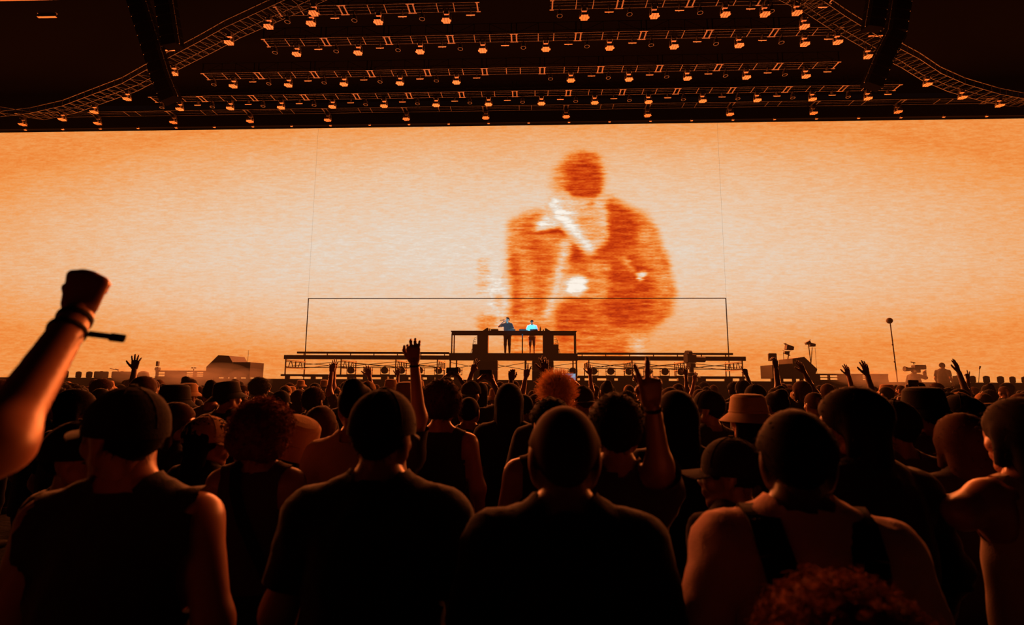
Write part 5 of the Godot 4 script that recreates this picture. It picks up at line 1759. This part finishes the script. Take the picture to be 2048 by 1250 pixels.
	list.append({at = Vector2(-2.63, -4.44), h = 1.69, wide = 1.08, turn = -10.0, head = [-20, 0, 0], skin = "skin_light", shirt = ["tee", "tee_black"], hair = ["short", "hair_dark"], hat = ["bucket", "canvas_dark", 0, 6, 6], cell = 0.026, label = "tall person in a dark wavy-brimmed hat against the smoke", extra = "none"})
	list.append({at = Vector2(-2.72, -3.90), h = 1.65, turn = -20.0, head = [-26, 0, 0], skin = "skin_light", shirt = ["tee", "tee_black"], hair = ["short", "hair_dark"], hat = ["brimmed", "canvas_dark", 0, 0, 0], cell = 0.026, label = "person in a dark trilby-like hat beside the wavy-brimmed hat", extra = "none"})
	list.append({at = Vector2(2.22, -3.08), h = 1.66, wide = 1.08, turn = 10.0, head = [22, 0, 0], skin = "skin_light", shirt = ["tee", "tee_grey"], hair = ["short", "hair_dark"], hat = ["brimmed", "canvas_dark", 0, 0, 0], cell = 0.024, label = "person in a dark banded hat in front of the camera operators", extra = "none"})
	list.append({at = Vector2(1.70, -2.55), h = 1.62, turn = 8.0, head = [10, 0, 0], skin = "skin_mid", shirt = ["tee", "tee_brown"], hair = ["short", "hair_dark"], hat = ["cap", "canvas_dark", 0, 0, 0], cell = 0.024, label = "person in a cap between the bearded person and the banded hat", extra = "none"})
	list.append({at = Vector2(-2.89, -3.22), h = 1.64, turn = -20.0, head = [-30, 0, 0], skin = "skin_light", slim = true, shirt = ["tee", "tee_dark"], hair = ["bob", "hair_dark"], cell = 0.026, label = "person with chin-length dark hair below the raised fist's forearm", extra = "none"})
	list.append({at = Vector2(-3.32, -3.51), h = 1.65, turn = -20.0, head = [-24, 0, 0], skin = "skin_mid", shirt = ["tee", "tee_dark"], hair = ["thick", "hair_dark"], cell = 0.026, label = "person with thick short hair beside the chin-length hair", extra = "none"})
	list.append({at = Vector2(-2.05, -2.97), h = 1.57, turn = -30.0, head = [-44, 4, 0], skin = "skin_light", slim = true, shirt = ["tee", "tee_dark"], hair = ["long", "hair_brown"], cell = 0.024, label = "person with a brightly lit profile beyond the sleeveless person", extra = "none"})
	list.append({at = Vector2(0.09, -2.44), h = 1.62, wide = 1.0, turn = 0.0, head = [16, 0, 0], skin = "skin_light", shirt = ["tank", "tee_dark"], hair = ["thick", "hair_dark"], cell = 0.022, label = "person with a bare lit shoulder just beyond the shaved head", extra = "none"})
	list.append({at = Vector2(-0.18, -4.06), h = 1.54, skin = "skin_mid", shirt = ["tee", "tee_dark"], hair = ["buzz", "hair_brown"], cell = 0.028, label = "shorter person with a cropped head beside the ring-printed shirt", extra = "none"})
	list.append({at = Vector2(-0.16, -3.60), h = 1.69, wide = 0.95, skin = "skin_mid", slim = true, shirt = ["tee", "tee_black"], hair = ["long", "hair_dark"], cell = 0.028, label = "person with long parted hair beside the glowing blond hair", extra = "none"})
	list.append({at = Vector2(-1.93, -4.57), h = 1.65, skin = "skin_mid", shirt = ["tee", "tee_dark"], hair = ["thick", "hair_brown"], cell = 0.028, label = "person with tousled hair in front of the riser's end", extra = "none"})
	var ph := {at = Vector2(2.60, -3.28), h = 1.64, turn = 10.0, head = [10, 0, 0], skin = "skin_mid", shirt = ["tee", "tee_dark"], hair = ["short", "hair_dark"], hat = ["cap", "canvas_dark", 180, 0, 0], cell = 0.024, label = "person in a backwards cap holding up a dark phone with both hands", extra = "none"}
	ph.arms = [[Vector3(0.25, 1.30, -0.20), Vector3(0.10, 1.56, -0.32), "grip", 40.0], [Vector3(-0.25, 1.30, -0.20), Vector3(-0.10, 1.56, -0.32), "grip", -40.0]]
	list.append(ph)
	var fi := {at = Vector2(-1.16, -0.62), h = 1.72, turn = -14.0, head = [0, 0, 0], skin = "skin_light", shirt = ["tee", "tee_dark"], hair = ["short", "hair_dark"], cell = 0.018, arm = 1.02, hand = 0.92, label = "person raising a clenched fist with a wristband on a bare forearm", extra = "festival"}
	fi.arms = [[loc(fi, Vector3(-0.868, 1.60, -0.83)), loc(fi, Vector3(-0.943, 1.842, -1.035)), "fist", 42.0, Vector3(0.03, 1, -0.12)], null]
	list.append(fi)
	for d in list:
		near_spots.append(d.at)
		var o := person(d)
		var s: float = d.h / 1.75
		if d.extra == "bag":
			var sg := 1.0
			strap_on(o, "bag_strap", [[Vector3(-sg * 0.060, 1.525, 0.02) * s, Vector3(-0.2, 1, 0.2)], [Vector3(-sg * 0.066, 1.49, 0.085) * s, Vector3(0, 0.5, 1)], [Vector3(-sg * 0.045, 1.40, 0.125) * s, Vector3(0, 0.1, 1)], [Vector3(0.0, 1.28, 0.140) * s, Vector3(0, 0, 1)], [Vector3(sg * 0.06, 1.16, 0.136) * s, Vector3(0.2, 0, 1)], [Vector3(sg * 0.12, 1.04, 0.120) * s, Vector3(0.6, 0, 1)], [Vector3(sg * 0.18, 0.96, 0.06) * s, Vector3(1, 0, 0.4)]], 0.042, M.canvas_dark)
		elif d.extra == "bib":
			for sg in [-1.0, 1.0]:
				strap_on(o, "dungaree_strap", [[Vector3(sg * 0.120, 1.36, -0.13) * s, Vector3(0, 0.6, -1)], [Vector3(sg * 0.120, 1.46, -0.075) * s, Vector3(0, 1, -0.6)], [Vector3(sg * 0.118, 1.515, 0.01) * s, Vector3(0, 1, 0)], [Vector3(sg * 0.112, 1.49, 0.080) * s, Vector3(0, 0.8, 0.6)], [Vector3(sg * 0.105, 1.42, 0.135) * s, Vector3(0, 0.3, 1)], [Vector3(sg * 0.090, 1.33, 0.175) * s, Vector3(0, 0.1, 1)]], 0.072, M.canvas_dark)
			var bb := MB.new()
			var g := 9
			for i in g:
				for j in 8:
					var q := []
					for e in [[i, j], [i + 1, j], [i + 1, j + 1], [i, j + 1]]:
						var u: float = (e[0] / float(g) - 0.5) * 2.0
						var y := lerpf(1.375, 0.95, e[1] / 8.0)
						var half := lerpf(0.130, 0.225, minf(1.0, e[1] / 4.0))
						q.append(Vector3(u * half, y, 0.172 * sqrt(maxf(0.05, 1.0 - pow(u * half / 0.250, 2.0))) + 0.006) * s)
					var nn := Vector3((q[0].x + q[1].x) * 3.0, 0, 1).normalized()
					bb.quad(q[0], q[1], q[2], q[3], nn)
			part(o, "dungaree_back", bb.mesh(), M.canvas_dark)
		elif d.extra == "wristband" or d.extra == "festival":
			var a: Vector3 = d.arms[0][0]
			var b: Vector3 = d.arms[0][1]
			var at := b.lerp(a, 0.06)
			var up := (b - a).normalized()
			var r: float = 0.0315 * s * d.get("arm", 1.0)
			part(o, "wristband", mb().tube([at - up * 0.005, at + up * 0.005], r, 16).mesh(), M.canvas_dark)
			if d.extra == "festival":
				var side: Vector3 = Vector3(0.77, -0.10, -0.64).rotated(Vector3.UP, -deg_to_rad(d.turn)).normalized()
				part(o, "wristband", mb().tube([b.lerp(a, 0.17) - up * 0.004, b.lerp(a, 0.17) + up * 0.004], r * 1.07, 16).mesh(), M.canvas_dark)
				var k := b.lerp(a, 0.17) + side * r
				part(o, "band_tail", mb().box(k + side * 0.020, Vector3(0.036, 0.008, 0.010), Basis(side, up, side.cross(up))).cbox(k + side * 0.050 - up * 0.001, Vector3(0.028, 0.013, 0.012), 0.003, Basis(side, up, side.cross(up))).mesh(), M.canvas_dark)
	# their phone
	phone(Vector3(2.60, 0, -3.28) + Vector3(0, 1.62, -0.34).rotated(Vector3.UP, deg_to_rad(10)), 10.0, false, "dark phone held up by the person in a backwards cap")


func phone(at: Vector3, turn: float, lit: bool, label: String) -> void:
	var o := thing("phone", label, "phone", "", at, deg_to_rad(turn))
	part(o, "case", mb().cbox(Vector3(0, 0.0, 0), Vector3(0.15, 0.074, 0.009), 0.008).mesh(), M.black)
	if lit:
		if not M.has("phone_screen"):
			var m := mat("phone_screen", Color(0.05, 0.05, 0.06), 0.2)
			m.emission_enabled = true
			m.emission = Color(0.75, 0.86, 1.0)
			m.emission_energy_multiplier = 0.5
		part(o, "screen", mb().box(Vector3(0, 0, 0.0052), Vector3(0.136, 0.064, 0.0012)).mesh(), M.phone_screen)
	else:
		part(o, "screen", mb().box(Vector3(0, 0, 0.0052), Vector3(0.136, 0.064, 0.0012)).mesh(), M.lens)


# ------------------------------------------------------------------ the crowd beyond
func build_crowd() -> void:
	var rng := RandomNumberGenerator.new()
	rng.seed = 21
	var kinds := [
		{label = "person with short dark hair in a %s tee deep in the crowd", hair = ["short", "hair_dark"], wide = 1.05},
		{label = "person in a dark cap and a %s tee deep in the crowd", hair = ["short", "hair_dark"], hat = ["cap", "canvas_dark", 0, 0, 0], wide = 1.05},
		{label = "person with long hair in a %s tee deep in the crowd", hair = ["long", "hair_brown"], slim = true, wide = 0.92},
		{label = "person in a bucket hat and a %s tee deep in the crowd", hair = ["short", "hair_dark"], hat = ["bucket", "canvas_tan", 0, 0, 0]},
		{label = "person with a hair bun in a %s tee deep in the crowd", hair = ["bun", "hair_dark"], slim = true, wide = 0.92},
		{label = "person with a round cloud of hair in a %s tee deep in the crowd", hair = ["afro", "hair_dark"]},
		{label = "person in a backwards cap and a %s tee deep in the crowd", hair = ["short", "hair_dark"], hat = ["cap", "canvas_tan", 180, 0, 0], wide = 1.08},
		{label = "person with a shaved head in a %s tee deep in the crowd", hair = ["buzz", "hair_dark"], wide = 1.1},
		{label = "person with a ponytail in a %s tee deep in the crowd", hair = ["tail", "hair_brown"], slim = true, wide = 0.92},
		{label = "person with thick tousled hair in a %s tee deep in the crowd", hair = ["thick", "hair_brown"]},
	]
	var raised := [
		{label = "person in a %s tee deep in the crowd stretching up one open hand", hair = ["short", "hair_dark"], arms = [[Vector3(0.26, 1.66, -0.05), Vector3(0.25, 1.92, -0.10), "open", 0.0], null]},
		{label = "person in a %s tee deep in the crowd holding up two fingers", hair = ["long", "hair_dark"], slim = true, arms = [null, [Vector3(-0.26, 1.58, -0.10), Vector3(-0.20, 1.84, -0.16), "victory", 0.0]]},
		{label = "person in a %s tee deep in the crowd with both open hands up", hair = ["bob", "hair_brown"], slim = true, arms = [[Vector3(0.30, 1.56, -0.10), Vector3(0.24, 1.82, -0.18), "open", 0.0], [Vector3(-0.28, 1.60, -0.06), Vector3(-0.26, 1.87, -0.10), "relaxed", 0.0]]},
		{label = "person in a %s tee deep in the crowd pointing one finger up", hair = ["thick", "hair_dark"], arms = [[Vector3(0.27, 1.58, -0.08), Vector3(0.22, 1.83, -0.16), "point", 0.0], null]},
		{label = "person in a %s tee deep in the crowd holding a phone overhead", hair = ["short", "hair_brown"], hat = ["cap", "canvas_dark", 180, 0, 0], arms = [[Vector3(0.27, 1.46, -0.20), Vector3(0.085, 1.72, -0.30), "grip", 50.0], [Vector3(-0.27, 1.46, -0.20), Vector3(-0.085, 1.72, -0.30), "grip", -50.0]]},
	]
	var shirts := [["black", "tee_black"], ["dark", "tee_dark"], ["brown", "tee_brown"], ["grey", "tee_grey"], ["pale", "tee_pale"]]
	var first := {}
	# people with raised arms stand at chosen places: which, x, z
	var ups := [[0, -3.32, -7.9], [2, -2.41, -6.9], [4, -0.62, -5.2], [1, -0.60, -6.0], [0, -0.08, -4.72], [2, 0.03, -5.4], [1, 0.14, -6.2], [3, 0.22, -7.1], [0, 0.62, -7.7], [3, 1.12, -6.3], [2, 3.26, -6.5], [0, 4.10, -7.2], [0, 3.31, -5.5], [4, 3.84, -5.0], [1, 8.2, -9.8], [0, -4.4, -5.2], [4, 0.45, -4.66], [0, 2.4, -9.2], [4, -0.98, -5.9], [0, -2.6, -9.0], [1, 3.2, -9.8], [3, 3.1, -8.2], [0, 5.1, -6.5]]
	for u in ups:
		var at := Vector2(u[1], u[2])
		var o := crowd_member("up%d" % u[0], raised[u[0]], at, rng, shirts, first)
		near_spots.append(at)
		if u[0] == 4:
			var k: float = o.scale.y
			var names := {-0.62: "dark phone held overhead in the crowd before the speaker stack", 3.84: "dark phone held overhead in front of the gabled cover", 0.45: "lit phone held overhead beside the glowing blond hair", -0.98: "dark phone held overhead in the crowd below the performer with a microphone"}
			phone(o.position + (Vector3(0, 1.80, -0.315) * k).rotated(Vector3.UP, o.rotation.y), rad_to_deg(o.rotation.y), u[1] == 0.45, names[u[1]])
	var count := 0
	var r := 4.35
	while r < 16.5:
		var step := clampf(0.62 + r * 0.026, 0.6, 1.05)
		var span := r * 1.06 + 0.5
		var x := -span + rng.randf() * step - r * 0.04
		while x < span - r * 0.04:
			var at := Vector2(x + rng.randf_range(-0.12, 0.12), -r + rng.randf_range(-0.22, 0.22))
			x += step
			var clear := true
			for q in near_spots:
				if at.distance_to(q) < 0.50: clear = false
			if not clear: continue
			var k := rng.randi_range(0, kinds.size() - 1)
			crowd_member("k%d" % k, kinds[k], at, rng, shirts, first)
			count += 1
		r += 0.58 + r * 0.06
	print("crowd ", count)


func crowd_member(key: String, kind: Dictionary, at: Vector2, rng: RandomNumberGenerator, shirts: Array, first: Dictionary) -> Node3D:
	var sh: Array = shirts[[0, 0, 1, 1, 1, 2, 3, 4][rng.randi_range(0, 7)]]
	var skin: String = ["skin_light", "skin_mid", "skin_mid", "skin_deep"][rng.randi_range(0, 3)]
	var turn := rng.randf_range(-26, 26)
	var tall := rng.randf_range(0.93, 1.035)
	var label: String = kind.label % sh[0]
	var o: Node3D
	if not first.has(key):
		var d := kind.duplicate()
		d.merge({at = at, h = 1.70, skin = skin, shirt = ["tee", sh[1]], cell = 0.032, label = label, group = "the crowd before the stage", head = [0, 2, 0]}, true)
		o = person(d)
		first[key] = o
	else:
		o = copy(first[key], Vector3(at.x, 0, at.y), label)
	o.rotation.y = deg_to_rad(turn)
	o.scale = Vector3.ONE * tall
	for c in o.get_children():
		if String(c.name) == "body": c.material_override = M[skin]
		elif String(c.name) == "shirt": c.material_override = M[sh[1]]
	return o


# ------------------------------------------------------------------ haze
func fog(called: String, shape: int, at: Vector3, size: Vector3, density: float, c: Color, label: String) -> void:
	var f := FogVolume.new()
	f.name = numbered(called)
	f.shape = shape
	f.size = size
	f.position = at
	var m := FogMaterial.new()
	m.density = density
	m.albedo = c
	f.material = m
	add_child(f)
	tag(f, label, "haze", "", "stuff")


func build_haze() -> void:
	fog("haze", RenderingServer.FOG_VOLUME_SHAPE_BOX, Vector3(-2, 2.5, -12.2), Vector3(60, 5.0, 17.6), 0.0015, Color(0.9, 0.9, 0.9), "thin haze hanging over the crowd in front of the stage")
	var rng := RandomNumberGenerator.new()
	rng.seed = 8
	for s in [[-16.0, -10.8, 16, "drifting puff of smoke before the peaked cover with an aerial"], [11.6, 14.6, 9, "drifting puff of smoke before the slotted barrier by the lamps"]]:
		for k in s[2]:
			var x := lerpf(s[0], s[1], (k + rng.randf()) / s[2])
			fog("smoke", RenderingServer.FOG_VOLUME_SHAPE_ELLIPSOID, Vector3(x, rng.randf_range(1.75, 2.15), rng.randf_range(-20.6, -19.0)), Vector3(rng.randf_range(1.2, 2.8), rng.randf_range(0.4, 1.0), 1.6), rng.randf_range(0.025, 0.085), Color(0.9, 0.9, 0.9), s[3])
